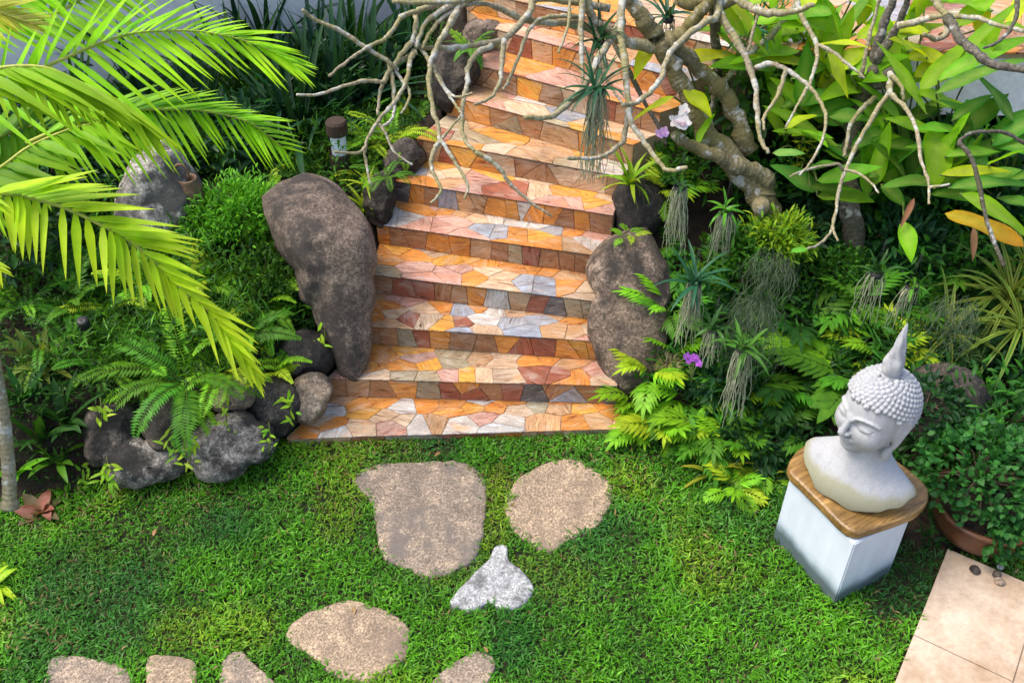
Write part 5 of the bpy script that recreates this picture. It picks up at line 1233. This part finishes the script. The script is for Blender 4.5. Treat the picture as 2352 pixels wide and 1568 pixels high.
def broad():
    C=[(.22,.50,.010),(.16,.45,.02),(.13,.40,.05),(.48,.62,.008),(.06,.25,.02),(.20,.46,.10)]
    LB=['tall broad leaved plant with ribbed leaves in front of the white wall','tall lime green broad leaved clump at the top, left of the stone terrace','broad leaved clump just under the edge of the stone terrace','yellow lime round leaved plant between the two frangipani trees','broad leaved plant with the wide hanging leaf right of the second tree','dark glossy broad leaved plant at the right edge','broad leaved plant with the long bright leaf above the yellow one','lime leaves glowing behind the main frangipani trunk']
    gb=[(2150,330),(1880,190),(2060,170),(1840,360),(2060,440),(2290,470),(2370,600),(1620,330)]
    roots=[]
    for i,l in enumerate(LB):
        ds=[q[3] for q in LF if q[5]==i]; b=S(gb[i][0],gb[i][1],sum(ds)/len(ds)+.15); b=G(gb[i][0],gb[i][1]); o=empty('broadleaf_plant',b); tag(o,l,'plant'); roots.append((o,b,MB()))
    rd=random.Random(4); ex=[]
    for k in range(125):
        x=rd.uniform(1690,2340); y=rd.uniform(-10,455); an=rd.uniform(-.25,3.4); L=rd.uniform(85,165)
        if x<1790 and y>200: continue
        if 2160<x and 120<y<250: continue
        pl=7 if x<1740 else 1 if (x<1990 and y<150) else 3 if x<1900 else 4 if x<2130 else 2 if y<130 else 5
        dd={7:6.55,1:6.85,2:6.7,3:6.0,4:5.95,5:5.65}[pl]+rd.uniform(-.1,.15)
        c=rd.choice([0,0,1,3,3,0]) if y<230 else rd.choice([0,1,4,4,2,4])  # lower leaves take darker greens, shade put into their colour
        ex.append(((x,y),(x+math.cos(an)*L,y-math.sin(an)*L),rd.uniform(34,56),dd,c,pl))
    for i,(a,b,w,d,c,pl) in enumerate(LF+ex):
        d=d-{0:.78,1:.95,2:.85,7:.64}.get(pl,.0); o,bb,sm=roots[pl]; dt=rd.uniform(-.28,.12); p=S(*a,d); q=S(*b,d+dt); L=float(np.linalg.norm(q-p))
        nn=-FW*rd.uniform(.55,.9)+UP*rd.uniform(.3,.8)+RT*rd.uniform(-.35,.35); mb=MB(); cc=jit(C[c],rd,.12)
        sag=rd.uniform(.15,.5); dv=q-p+np.array([0,0,sag*.28*L]); leaf(mb,p,dv,nn,L*1.06,w*d/FD,sag,rd.uniform(.10,.3),10,prof_lance,cc,None,lerp3(cc,(.5,.6,.15),.45),wav=.12,rnd=rd)
        mb.build('leaf',M['broad'],o); 
        tube(sm,catmull([bb+np.array([rd.uniform(-.05,.05),rd.uniform(-.05,.05),-.03]),(bb+p)/2+np.array([0,0,.06]),p],5),.006,5)
    for o,bb,sm in roots: sm.build('stems',M['stem'],o)
    # the yellow leaf
    o,bb,_=roots[6]; mb=MB(); p=S(2170,490,5.15); q=S(2352,560,4.95); leaf(mb,p,q-p+np.array([0,0,.06]),-FW*.7+UP*.75,float(np.linalg.norm(q-p))*1.02,.15,.35,.12,12,prof_oval,(.74,.48,.008),(.5,.25,.02),(.6,.5,.05),edgecol=(.55,.36,.01),wav=.1,rnd=random.Random(1))
    y=mb.build('leaf',M['broad'],o); y['label']='dying yellow leaf with a brown tip'
    mb=MB(); p=S(2100,455,5.5); q=S(2058,540,5.4); leaf(mb,p,q-p,-FW+UP*.3,.22,.035,.2,.5,6,prof_lance,(.20,.085,.05)); y=mb.build('leaf',M['leaf'],o); y['label']='curled dry brown leaf'
    mb=MB(); p=S(2236,520,5.4); q=S(2236,600,5.35); leaf(mb,p,q-p,-FW+UP*.3,.2,.04,.2,.5,6,prof_lance,(.20,.10,.06)); y=mb.build('leaf',M['leaf'],roots[6][0]); y['label']='curled dry brown leaf'
    # filler greens behind and below them
    for i,(x,y,d,R,c0,c1,lab) in enumerate([(1980,420,6.6,.34,DK,MD,'dark leafy shrub under the second frangipani'),(2110,380,6.5,.36,BL,DK,'deep green shrub in the shade below the white wall'),(2250,440,6.2,.34,BL,DK,'shadowed shrub behind the long bright leaf'),(1840,430,6.5,.3,BL,DK,'dark shrub between the trunks of the two frangipanis'),(1720,240,7.2,.36,DK,MD,'shrub behind the fork of the main frangipani'),(1830,190,7.4,.4,MD,BR,'fresh green shrub behind the lime clump'),(1980,210,7.2,.34,DK,MD,'green shrub behind the second tree under the terrace'),(2330,240,6.7,.3,BL,BL,'nearly black shrub added for the dark void below the white wall at the right edge')]):
        bush('shrub',lab,'shrub',SB(x,y,R),(R,R,R*.85),430,.15,.06,c0,c1,500+i)  # the nearly black one is added for the dark void under the terrace
broad()

# ------------------------------------------------------------------ planting right of the steps
def right_bed():
    fl=[(1455,905,5.05,10,.22,'wart','BR','light green lobed fern overlapping the right end of the second step'),
        (1530,965,4.95,11,.24,'wart','BR','lobed fern at the lawn edge right of the bottom step'),
        (1490,835,5.2,10,.22,'wart','BR','light lobed fern below the big right boulder'),
        (1470,960,4.9,8,.18,'wart','BR','low bright green fern beside the right end of the bottom step'),
        (1620,970,4.95,10,.26,'wart','MD','lobed fern under the longest hanging roots'),
        (1680,1000,4.9,9,.24,'wart','MD','mid green lobed fern right of the longest hanging roots'),
        (1585,890,5.15,10,.24,'wart','MD','green fern beside the purple orchid'),
        (1750,960,5.1,10,.26,'wart','DK','dark lobed fern in the gap left of the statue'),
        (1790,880,5.4,10,.28,'wart','DK','dark fern below the grey hanging moss'),
        (1830,740,5.75,10,.28,'wart','DK','shaded fern above the large split leaf'),
        (1760,680,5.7,9,.24,'lace','MD','feathery fern behind the grey hanging moss'),
        (1690,640,5.7,10,.26,'wart','MD','fern between the hanging roots right of the big right boulder'),
        (1960,690,5.7,10,.26,'wart','MD','fern behind the flame of the statue'),
        (2010,790,5.5,9,.24,'wart','YG','yellowish fern just left of the flame of the statue'),
        (2060,700,5.6,9,.26,'wart','MD','fern under the pale hanging roots on the right'),
        (1640,740,5.5,9,.24,'wart','DK','dark fern behind the lower orchid rosettes'),
        (1700,890,5.25,9,.24,'wart','MD','fern right of the purple flowers'),
        (1530,420,6.0,10,.2,'wart','BR','bright fern sprouting above the blackish boulder'),
        (1450,400,6.2,12,.2,'strap','BR','bright grassy fern hanging by the right end of the upper steps'),
        (1490,350,6.4,10,.2,'wart','BR','light fern where the purple white orchid hangs'),
        (1600,560,5.85,9,.24,'wart','MD','fern left of the stump knob of the main tree'),
        (1680,1100,4.55,9,.16,'wart','BR','bright green fern at the soil edge in front of the bed'),
        (1740,1060,4.7,8,.16,'wart','BR','bright fern on the bare soil left of the pedestal'),
        (1780,540,5.9,10,.26,'lace','OL','olive fern under the stump knob of the main tree'),
        (2190,620,5.5,10,.26,'wart','DK','dark fern below the yellow leaf'),
        (1440,520,5.75,6,.085,'wart','BR','small star of light leaves on the blackish boulder'),
        (1530,690,5.4,9,.2,'wart','MD','fern overlapping the right edge of the big right boulder'),(1540,790,5.3,9,.2,'wart','BR','fern at the lower right edge of the big right boulder'),(1600,1010,4.9,9,.18,'wart','MD','green fern at the lawn edge below the longest roots'),(1650,900,5.2,9,.2,'lace','MD','lacy fern among the hanging roots left of the statue'),
        (1870,1000,5.1,8,.2,'wart','DK','dim fern behind the pedestal')]
    for i,(x,y,d,n,L,kd,ck,lab) in enumerate(fl): fern(lab,SG(x,y+14,d),int(n*1.25),L*1.4,kd,ck,600+i,mix={'BR':'YG','YG':'BR','MD':'BR','DK':'MD','OL':'YG'}[ck],el=(.35,1.3))
    # big split leaf
    o=fern('large glossy split leaved plant left of the head of the statue',H(1960,880),5,.55,'hand','MD',650,el=(.45,.9),az=(2.2,4.4),name='split_leaf_plant',cat='plant',mix='BR')
    bush('clinging_shrub','yellow green leafy growth clinging to the foot of the main frangipani trunk','shrub',S(1785,565,5.95),(.19,.15,.22),900,.065,.016,MD,YG,690,clump=40)
    bush('clinging_shrub','darker leafy growth beside the foot of the main frangipani','shrub',S(1700,590,5.95),(.18,.15,.16),600,.075,.02,DK,MD,691,clump=30)
    # shrubs
    S_=[(1915,630,5.95,(.26,.24,.22),1700,.035,.02,DK,MD,'low hedge like shrub with tiny round leaves under the second tree'),
        (2120,930,5.3,(.22,.2,.2),500,.05,.026,BL,DK,'dark shrub behind the statue'),
        (2150,800,5.4,(.26,.25,.25),1500,.06,.008,DK,(.05,.12,.04),'fine needle leaved dark bush under the striped plant'),
        (1660,860,5.4,(.25,.25,.2),500,.09,.03,BL,DK,'dark leafy shrub behind the longest hanging roots'),
        (1850,560,6.1,(.25,.25,.25),520,.08,.03,BL,DK,'dark shrub under the green leaf bud'),
        (2050,560,6.0,(.3,.3,.25),520,.1,.035,BL,DK,'deep green shrub right of the second trunk'),
        (1560,720,5.6,(.2,.2,.25),420,.09,.028,DK,MD,'green shrub right beside the big right boulder'),
        (1590,380,6.5,(.28,.28,.22),520,.09,.032,DK,MD,'green shrub under the cut limb of the main frangipani'),
        (2330,830,5.3,(.2,.2,.18),500,.09,.03,BL,DK,'shaded shrub at the right edge behind the striped leaves'),
        (1740,1000,5.2,(.25,.2,.15),330,.08,.026,BL,DK,'low dark shrub on the soil behind the ferns')]
    for i,(x,y,d,R,n,L,W,c0,c1,lab) in enumerate(S_): bush('shrub',lab,'shrub',SB(x,y,R),R,n,L,W,c0,c1,700+i)
    # striped plants
    for i,(x,y,d,n,L,lab) in enumerate([(2295,690,5.1,44,.42,'largest cream striped plant with long arching leaves at the right edge'),(2320,760,4.95,30,.42,'striped plant with drooping leaves below the largest striped one'),(2150,770,5.15,20,.30,'small striped tuft just right of the flame of the statue'),(2330,620,5.2,18,.36,'upright striped tuft under the yellow leaf')]):
        straps('striped_plant',lab,'plant',H(x,y+60)+np.array([0,0,.22]),n,L*1.35,.028,(.055,.16,.02),800+i,el=(-.2,1.35),droop=1.2,edge=(.46,.50,.09),mid=(.04,.15,.012),fold=.2,nseg=9)
    for i,(x,y,d,lab) in enumerate([(2120,610,5.6,'dark strap plant under the wide hanging leaf'),(2080,520,5.9,'dark strap tuft behind the dry brown leaf'),(1990,560,6.0,'dark strap tuft right of the second trunk')]):
        straps('strap_plant',lab,'plant',SG(x,y,d),22,.34,.03,DK,820+i,el=(.2,1.3),droop=1.0,mat='dark')
    # thin yellow green shoots
    for i,(x,y,d,h,lab) in enumerate([(1790,490,5.75,.62,'tall thin shoot with small yellow green leaves beside the stump knob'),(1812,470,5.8,.55,'second yellow green shoot right of the stump knob'),(1850,510,5.7,.3,'short yellow leaved shoot near the leaf bud')]):
        rd=random.Random(i); mb=MB(); ms=MB(); pts=[np.array([.05*math.sin(t*2.2)*t,-.02*t,h*t]) for t in np.linspace(0,1,12)]; tube(ms,pts,.004,5)
        for k in range(46):
            t=rd.uniform(.12,1); p=pts[int(t*11)]; a=rd.uniform(0,6.28); leaf(mb,p,[math.cos(a),math.sin(a),.45],[0,0,1],rd.uniform(.05,.1),.018,.5,.2,4,prof_lance,jit(lerp3(YG,(.5,.45,.03),rd.random()*.5),rd))
        o=empty('leafy_shoot',SG(x,y,d)); tag(o,lab,'plant'); 
        for nm,mm,mt in (('leaves',mb,'leaf'),('stems',ms,'stem')):
            l=bpy.data.objects.new(nm,mm.mesh(nm,M[mt])); COL.objects.link(l); l.parent=o
    # yellow tufts at the soil edge
    straps('leafy_plant','tuft with yellowing leaves at the lawn edge under the hanging roots','plant',P(1640,1085,.02),9,.24,.035,(.25,.36,.03),840,el=(.3,1.2),tip=(.5,.42,.04),prof=prof_lance)
    straps('leafy_plant','second yellowing tuft nearer the pedestal','plant',P(1715,1095,.02),8,.2,.03,(.2,.33,.03),841,el=(.3,1.2),tip=(.45,.4,.04),prof=prof_lance)
    # orchids hanging from the branches
    def roots_mesh(n,L,spread,seed,thin=.0026,wig=.012,top=.03):
        rd=random.Random(seed); mb=MB()
        for i in range(n):
            a=rd.uniform(0,6.28); r=top*math.sqrt(rd.random()); p=np.array([math.cos(a)*r,math.sin(a)*r,-.01]); l=L*rd.uniform(.4,1.08); k=int(l/.03)+3
            v=np.array([math.cos(a)*spread*rd.random(),math.sin(a)*spread*rd.random(),-1.0]); pts=[p]
            for j in range(k):
                v=v+np.array([rd.uniform(-1,1)*wig*22,rd.uniform(-1,1)*wig*22,0]); v[:2]*=.86; v=nrm(v+np.array([0,0,-.35])); p=p+v*l/k; pts.append(p)
            g=rd.uniform(.6,1.2); tube(mb,pts,[thin*(1-.4*q/k) for q in range(len(pts))],4,(g,g,g),False)
        return mb
    OR=[(1372,205,5.35,22,.30,(.018,.075,.03),.55,90,'orchid with dark strap leaves and a long curtain of roots hanging over the upper steps',.75),
        (1562,428,5.5,4,.12,DK,.40,60,'orchid of pale roots in a small black pot, hanging right of the blackish boulder',.5),
        (1595,650,5.3,20,.28,(.02,.085,.035),.42,60,'orchid with arching dark leaves in front of the big right boulder',.4),
        (1668,485,5.7,10,.14,MD,.30,60,'orchid with a wide tangle of roots just left of the stump knob',1.2),
        (1706,800,5.2,16,.20,(.05,.16,.02),.48,40,'orchid rosette with the longest trailing pale roots',.8),
        (1640,755,5.35,12,.16,(.04,.13,.025),.24,34,'orchid with short dark roots above the purple flowers',.9),
        (2015,625,5.5,8,.16,DK,.36,26,'orchid of spidery bare roots right of the second trunk',1.5),
        (2095,655,5.4,6,.15,MD,.28,18,'orchid with thin pale roots above the flame of the statue',1.4),
        (1688,262,6.2,12,.2,(.02,.07,.03),.36,50,'orchid with dense dark roots behind the main fork',.5),
        (1535,40,6.0,14,.28,(.018,.075,.03),.3,16,'orchid with comb like dark leaves at the top beside the trunk',.8),
        (1740,70,6.0,14,.28,(.018,.08,.03),.3,14,'orchid with dark leaves at the top right of the trunk',.9),
        (1375,95,5.6,16,.26,(.02,.08,.03),.22,10,'upper dark leaved orchid above the long curtain of roots',.8)]
    for i,(x,y,d,nl,L,c,rl,nr,lab,spr) in enumerate(OR):
        b=S(x,y,d); o=empty('orchid',b); tag(o,lab,'orchid')
        straps('','','',b,nl,L,.024,c,900+i,el=(-.1,1.2),droop=1.1,mat='dark',parent=o,fold=.35)
        l=bpy.data.objects.new('roots',roots_mesh(nr,rl,spr*.8,i+3,top=.04).mesh('roots',M['root'])); COL.objects.link(l); l.parent=o
        mb=MB(); ring=[(.030,-.0),(.036,.035),(.034,.035),(.026,.004)]; K=14; vs=[(math.cos(2*math.pi*k/K)*r,math.sin(2*math.pi*k/K)*r,z-.03) for r,z in ring for k in range(K)]
        mb.add(vs,[(q*K+k,q*K+(k+1)%K,(q+1)*K+(k+1)%K,(q+1)*K+k) for q in range(3) for k in range(K)])
        for k in range(3): tube(mb,[np.array([math.cos(k*2.1)*.034,math.sin(k*2.1)*.034,.0]),np.array([0,0,.22])],.0012,4)
        l=bpy.data.objects.new('hanging_pot',mb.mesh('hanging_pot',M['black'])); COL.objects.link(l); l.parent=o
    # flowers
    def flower(name,lab,c,d,n,col,size,seed,spread):
        rd=random.Random(seed); o=empty(name,S(*c,d)); tag(o,lab,'flower')
        ms=MB()
        for k in range(n):
            q=RT*rd.uniform(-1,1)*spread+UP*rd.uniform(-1,1)*spread-FW*.02; mb=MB()
            for j in range(5):
                a=j*2*math.pi/5+rd.uniform(-.2,.2); dv=RT*math.cos(a)+UP*math.sin(a)-FW*.25; leaf(mb,q,dv,-FW,size*rd.uniform(.8,1.1),size*.72,.2,.15,4,prof_oval,jit(col,rd,.12),None,lerp3(col,(1,1,1),.15))
            leaf(mb,q-FW*.006,-UP*.6-FW*.7,-FW+UP*.4,size*.6,size*.5,.1,.4,3,prof_oval,lerp3(col,(.25,.0,.15),.5))
            l=bpy.data.objects.new('bloom',mb.mesh('bloom',M['petal'])); COL.objects.link(l); l.parent=o
            tube(ms,[q,q*.4-UP*spread*1.2,-UP*spread*3],.002,4)
        l=bpy.data.objects.new('flower_stem',ms.mesh('flower_stem',M['stem'])); COL.objects.link(l); l.parent=o
    flower('orchid_flower','small cluster of purple orchid flowers beside the hanging roots',(1588,829),5.0,5,(.42,.09,.62),.023,1,.036)
    flower('orchid_flower','white orchid flower spray on the cut limb of the main frangipani',(1552,272),5.75,6,(.80,.79,.82),.045,2,.05)
    flower('orchid_flower','pale lilac orchid flower at the end of the cut limb',(1520,308),5.7,2,(.50,.32,.62),.035,3,.025)
    # hanging grey moss
    for i,(x,y,d,L,n,lab) in enumerate([(1778,590,5.5,.48,95,'upper beard of grey green moss hanging under the main frangipani'),(1740,690,5.3,.55,120,'lower longer beard of grey green hanging moss'),(2200,690,5.2,.36,70,'dark moss beard hanging by the striped plants')]):
        l=link('hanging_moss',roots_mesh(n,L,1.5,60+i,.0016,.04,.11).mesh('hanging_moss',M['moss'])); l.location=tuple(S(x,y,d)); tag(l,lab,'moss')
    mb=MB(); rd=random.Random(9)
    bush('dry_nest','dry straw coloured tangle of roots among the light ferns','dead plant',H(1530,880)+np.array([0,0,.12]),(.05,.05,.08),160,.07,.004,(.3,.26,.15),(.45,.4,.26),91)
right_bed()

# ------------------------------------------------------------------ pot, lamp, jar, spotlight
def lathe(mb,prof,K=40,c=(0,0,0)):
    vs=[(c[0]+math.cos(2*math.pi*k/K)*r,c[1]+math.sin(2*math.pi*k/K)*r,c[2]+z) for r,z in prof for k in range(K)]
    mb.add(vs,[(q*K+k,q*K+(k+1)%K,(q+1)*K+(k+1)%K,(q+1)*K+k) for q in range(len(prof)-1) for k in range(K)])
def props():
    b=P(2272,1285,.035); b[1]+=.20; mb=MB(); lathe(mb,[(.001,0),(.17,0),(.225,.05),(.255,.12),(.262,.18),(.268,.2),(.275,.205),(.275,.225),(.262,.23),(.245,.222),(.235,.19),(.23,.15)],48)
    o=mb.build('planter_pot',M['pot']); o.location=tuple(b); tag(o,'round glazed brown bowl planter on the corner of the stone patio','pot')
    mb=MB(); lathe(mb,[(.001,.19),(.245,.185)],30); s=mb.build('potting_soil',M['soil'],o); s.location=tuple(b); s.matrix_parent_inverse=inv(o)
    c=np.array(b)+np.array([-.03,.09,.33]); G1=(.018,.10,.022);G2=(.05,.20,.035)
    o=bush('potted_shrub','dense round leaved dark green shrub trailing out of the brown planter','shrub',c,(.34,.33,.30),1300,.042,.036,G1,G2,95,stems=30,flat=.5)
    # trailing part over the pot and the upper part behind
    rs=np.random.RandomState(5); n=260; t=rs.rand(n); ang=rs.uniform(-1.75,-1.1,n); r=.25+.1*rs.rand(n)
    B=np.stack([np.cos(ang)*r,np.sin(ang)*r-.02,-.02-.25*t*(.4+.6*vnoise(ang*1.0+9,ang*0+3,1.7,4))],1); D=np.stack([np.cos(ang),np.sin(ang),-.6+rs.rand(n)],1)
    me=scatter_mesh('trailing_leaves',M['leaf'],B,D,np.tile([0,-.4,1.0],(n,1))+rs.normal(size=(n,3))*.4,rs.uniform(.028,.045,n),rs.uniform(.025,.036,n),cvar(rs,G1,G2,n)); l=bpy.data.objects.new('trailing_leaves',me); COL.objects.link(l); l.parent=o
    bush('round_leaf_shrub','loose round leaved shrub rising behind the potted one','shrub',H(2290,1010)+np.array([0,0,.1]),(.26,.25,.26),620,.04,.034,G1,G2,96,flat=.5)
    bush('round_leaf_shrub','sparse bright tipped round leaved shrub right behind the statue','shrub',H(2170,1050)+np.array([0,0,.08]),(.13,.18,.18),230,.036,.03,G1,(.09,.25,.03),97,flat=.5)
    # lamp post
    b=H(786,396); o=empty('lamp_post',b); o.scale=(.85,.85,.95); tag(o,'short dark wooden garden lamp post with a frosted white lamp in its notch','lamp')
    def part(name,mat,prof,K=20,half=None):
        mb=MB(); lathe(mb,prof,K); l=bpy.data.objects.new(name,mb.mesh(name,M[mat],False)); COL.objects.link(l); l.parent=o; return l
    part('post','darkwood',[(.001,-.25),(.082,-.25),(.080,.13),(.076,.15),(.001,.15)])
    part('cap','darkwood',[(.001,.30),(.078,.30),(.082,.31),(.082,.385),(.07,.40),(.001,.40)])
    mb=MB(); K=9; 
    vs=[]
    for z in (.13,.32):
        for rr in (.078,.05):
            for k in range(K): a=R_(75)+R_(120)*k/(K-1); vs.append((math.cos(a)*rr,math.sin(a)*rr,z))
    fs=[]
    for k in range(K-1): fs+=[(k,k+1,2*K+k+1,2*K+k),(K+k,3*K+k,3*K+k+1,K+k+1)]
    fs+=[(0,2*K,3*K,K),(K-1,2*K-1,4*K-1,3*K-1)]; mb.add(vs,fs); l=bpy.data.objects.new('back_panel',mb.mesh('back_panel',M['darkwood'],False)); COL.objects.link(l); l.parent=o
    m,nt,out=newmat('frosted_glass'); N=NT(nt); pb=N.n('BsdfPrincipled',{'Base Color':(.70,.78,.86,1),'Roughness':.35,'Subsurface Weight':.3}); nt.links.new(pb.outputs[0],out.inputs[0]); M['frost']=m
    part('lamp_glass','frost',[(.001,.151),(.058,.152),(.06,.16),(.06,.285),(.055,.295),(.001,.296)],24)
    # spotlight in the left bed
    b=G(212,790); o=empty('garden_spotlight',b); tag(o,'small black spotlight on a spike in the left bed','lamp')
    mb=MB(); lathe(mb,[(.001,.10),(.030,.10),(.034,.13),(.034,.22),(.028,.235),(.001,.225)],16); l=bpy.data.objects.new('lamp_head',mb.mesh('lamp_head',M['black'])); COL.objects.link(l); l.parent=o; l.rotation_euler=(.25,.1,0)
    mb=MB(); tube(mb,[(0,0,-.05),(0,0,.11)],.008,8); l=bpy.data.objects.new('spike',mb.mesh('spike',M['black'])); COL.objects.link(l); l.parent=o
    # clay jar
    b=G(452,505); o=empty('clay_jar',b); tag(o,'weathered brown clay jar with a ring handle, half hidden by the palm fronds','jar')
    o.scale=(.66,.66,.8); mb=MB(); lathe(mb,[(.001,-.2),(.10,-.2),(.125,-.1),(.135,.05),(.13,.2),(.11,.3),(.085,.34),(.09,.37),(.082,.38),(.07,.36),(.065,.3)],32); l=bpy.data.objects.new('body',mb.mesh('body',M['jar'])); COL.objects.link(l); l.parent=o
    mb=MB(); tube(mb,[np.array([.06*math.cos(a)-.03,-.02,.43+.07*math.sin(a)]) for a in np.linspace(-.6,3.74,18)],.012,8); l=bpy.data.objects.new('handle',mb.mesh('handle',M['jar'])); COL.objects.link(l); l.parent=o
    # fallen leaves
    for i,(x,y,z,L,c,lab) in enumerate([(1252,146,.055+8*RISE,.07,(.05,.02,.015),'dark fallen leaf on a high step below the hanging branches'),(352,1232,.02,.05,(.45,.22,.12),'pinkish dry leaf fallen on the lawn at the left'),(1012,1040,.02,.05,(.4,.25,.10),'straw coloured fallen leaf on the grass at the foot of the steps'),(812,1395,.02,.045,(.4,.27,.12),'dry leaf on the grass just above the oval stepping stone'),(1120,1500,.03,.04,(.3,.16,.08),'small brown leaf near the bottom right of the oval stepping stone'),(965,752,.055+2*RISE,.03,(.03,.025,.02),'tiny dark leaf scrap on the third step')]):
        rd=random.Random(i+3); mb=MB(); a=rd.uniform(0,6.28); leaf(mb,(0,0,.008),(math.cos(a),math.sin(a),.25),(0,0,1),L,L*.4,.5,.3,6,prof_lance,c); o=mb.build('fallen_leaf',M['leaf']); o.location=tuple(P(x,y,z)); tag(o,lab,'leaf')
    # pebbles on the patio
    for i,(x,y,r,mt,lab) in enumerate([(2240,1308,.028,'rock_dark','dark pebble on the patio near the planter, left one of three'),(2290,1318,.024,'rock_dark','second dark pebble on the patio'),(2298,1300,.018,'flag_white','small white pebble on the patio next to the planter'),(2296,1334,.026,'rock_tan','brown pebble nearest the patio joint')]):
        bm=bmesh.new(); bmesh.ops.create_icosphere(bm,subdivisions=3,radius=r)
        for v in bm.verts: v.co*=1+.25*noise.noise(Vector((v.co.x/r+i*5,v.co.y/r,v.co.z/r))); v.co.z*=.6
        me=bpy.data.meshes.new('pebble'); bm.to_mesh(me); bm.free(); me.materials.append(M[mt]); me.polygons.foreach_set('use_smooth',np.ones(len(me.polygons),dtype=bool)); o=link('pebble',me); o.location=tuple(P(x,y,.045)); tag(o,lab,'pebble')
props()
# ------------------------------------------------------------------ daylight
w=bpy.data.worlds.new('World'); SC.world=w; w.use_nodes=True; nt=w.node_tree; bg=nt.nodes['Background']
sk=nt.nodes.new('ShaderNodeTexSky'); sk.sky_type='NISHITA'; sk.sun_disc=False
SUN_EL=R_(60); SUN_AZ=R_(-65)     # direction the light comes from: left and a little toward the viewer's side
sx,sy=math.cos(R_(176)),math.sin(R_(176))
dirv=Vector((sx*math.cos(SUN_EL),sy*math.cos(SUN_EL),math.sin(SUN_EL)))
sk.sun_elevation=SUN_EL; sk.sun_rotation=math.atan2(dirv.x,dirv.y); sk.air_density=1.0; sk.dust_density=4.0; sk.ozone_density=.6
nt.links.new(sk.outputs[0],bg.inputs[0]); bg.inputs[1].default_value=.15
sl=bpy.data.lights.new('sun','SUN'); sl.energy=1.15; sl.angle=R_(26); sl.color=(1,.95,.86); so=bpy.data.objects.new('sun',sl); COL.objects.link(so)
so.rotation_euler=dirv.to_track_quat('Z','Y').to_euler(); so.location=(0,0,12)
vs_=SC.view_settings; vs_.view_transform='Standard'; vs_.look='None'; vs_.gamma=1.0; vs_.use_curve_mapping=False; vs_.exposure=1.2
SC.cycles.max_bounces=6; SC.cycles.diffuse_bounces=3; SC.cycles.transmission_bounces=4; SC.cycles.transparent_max_bounces=4
SC.cycles.use_denoising=True
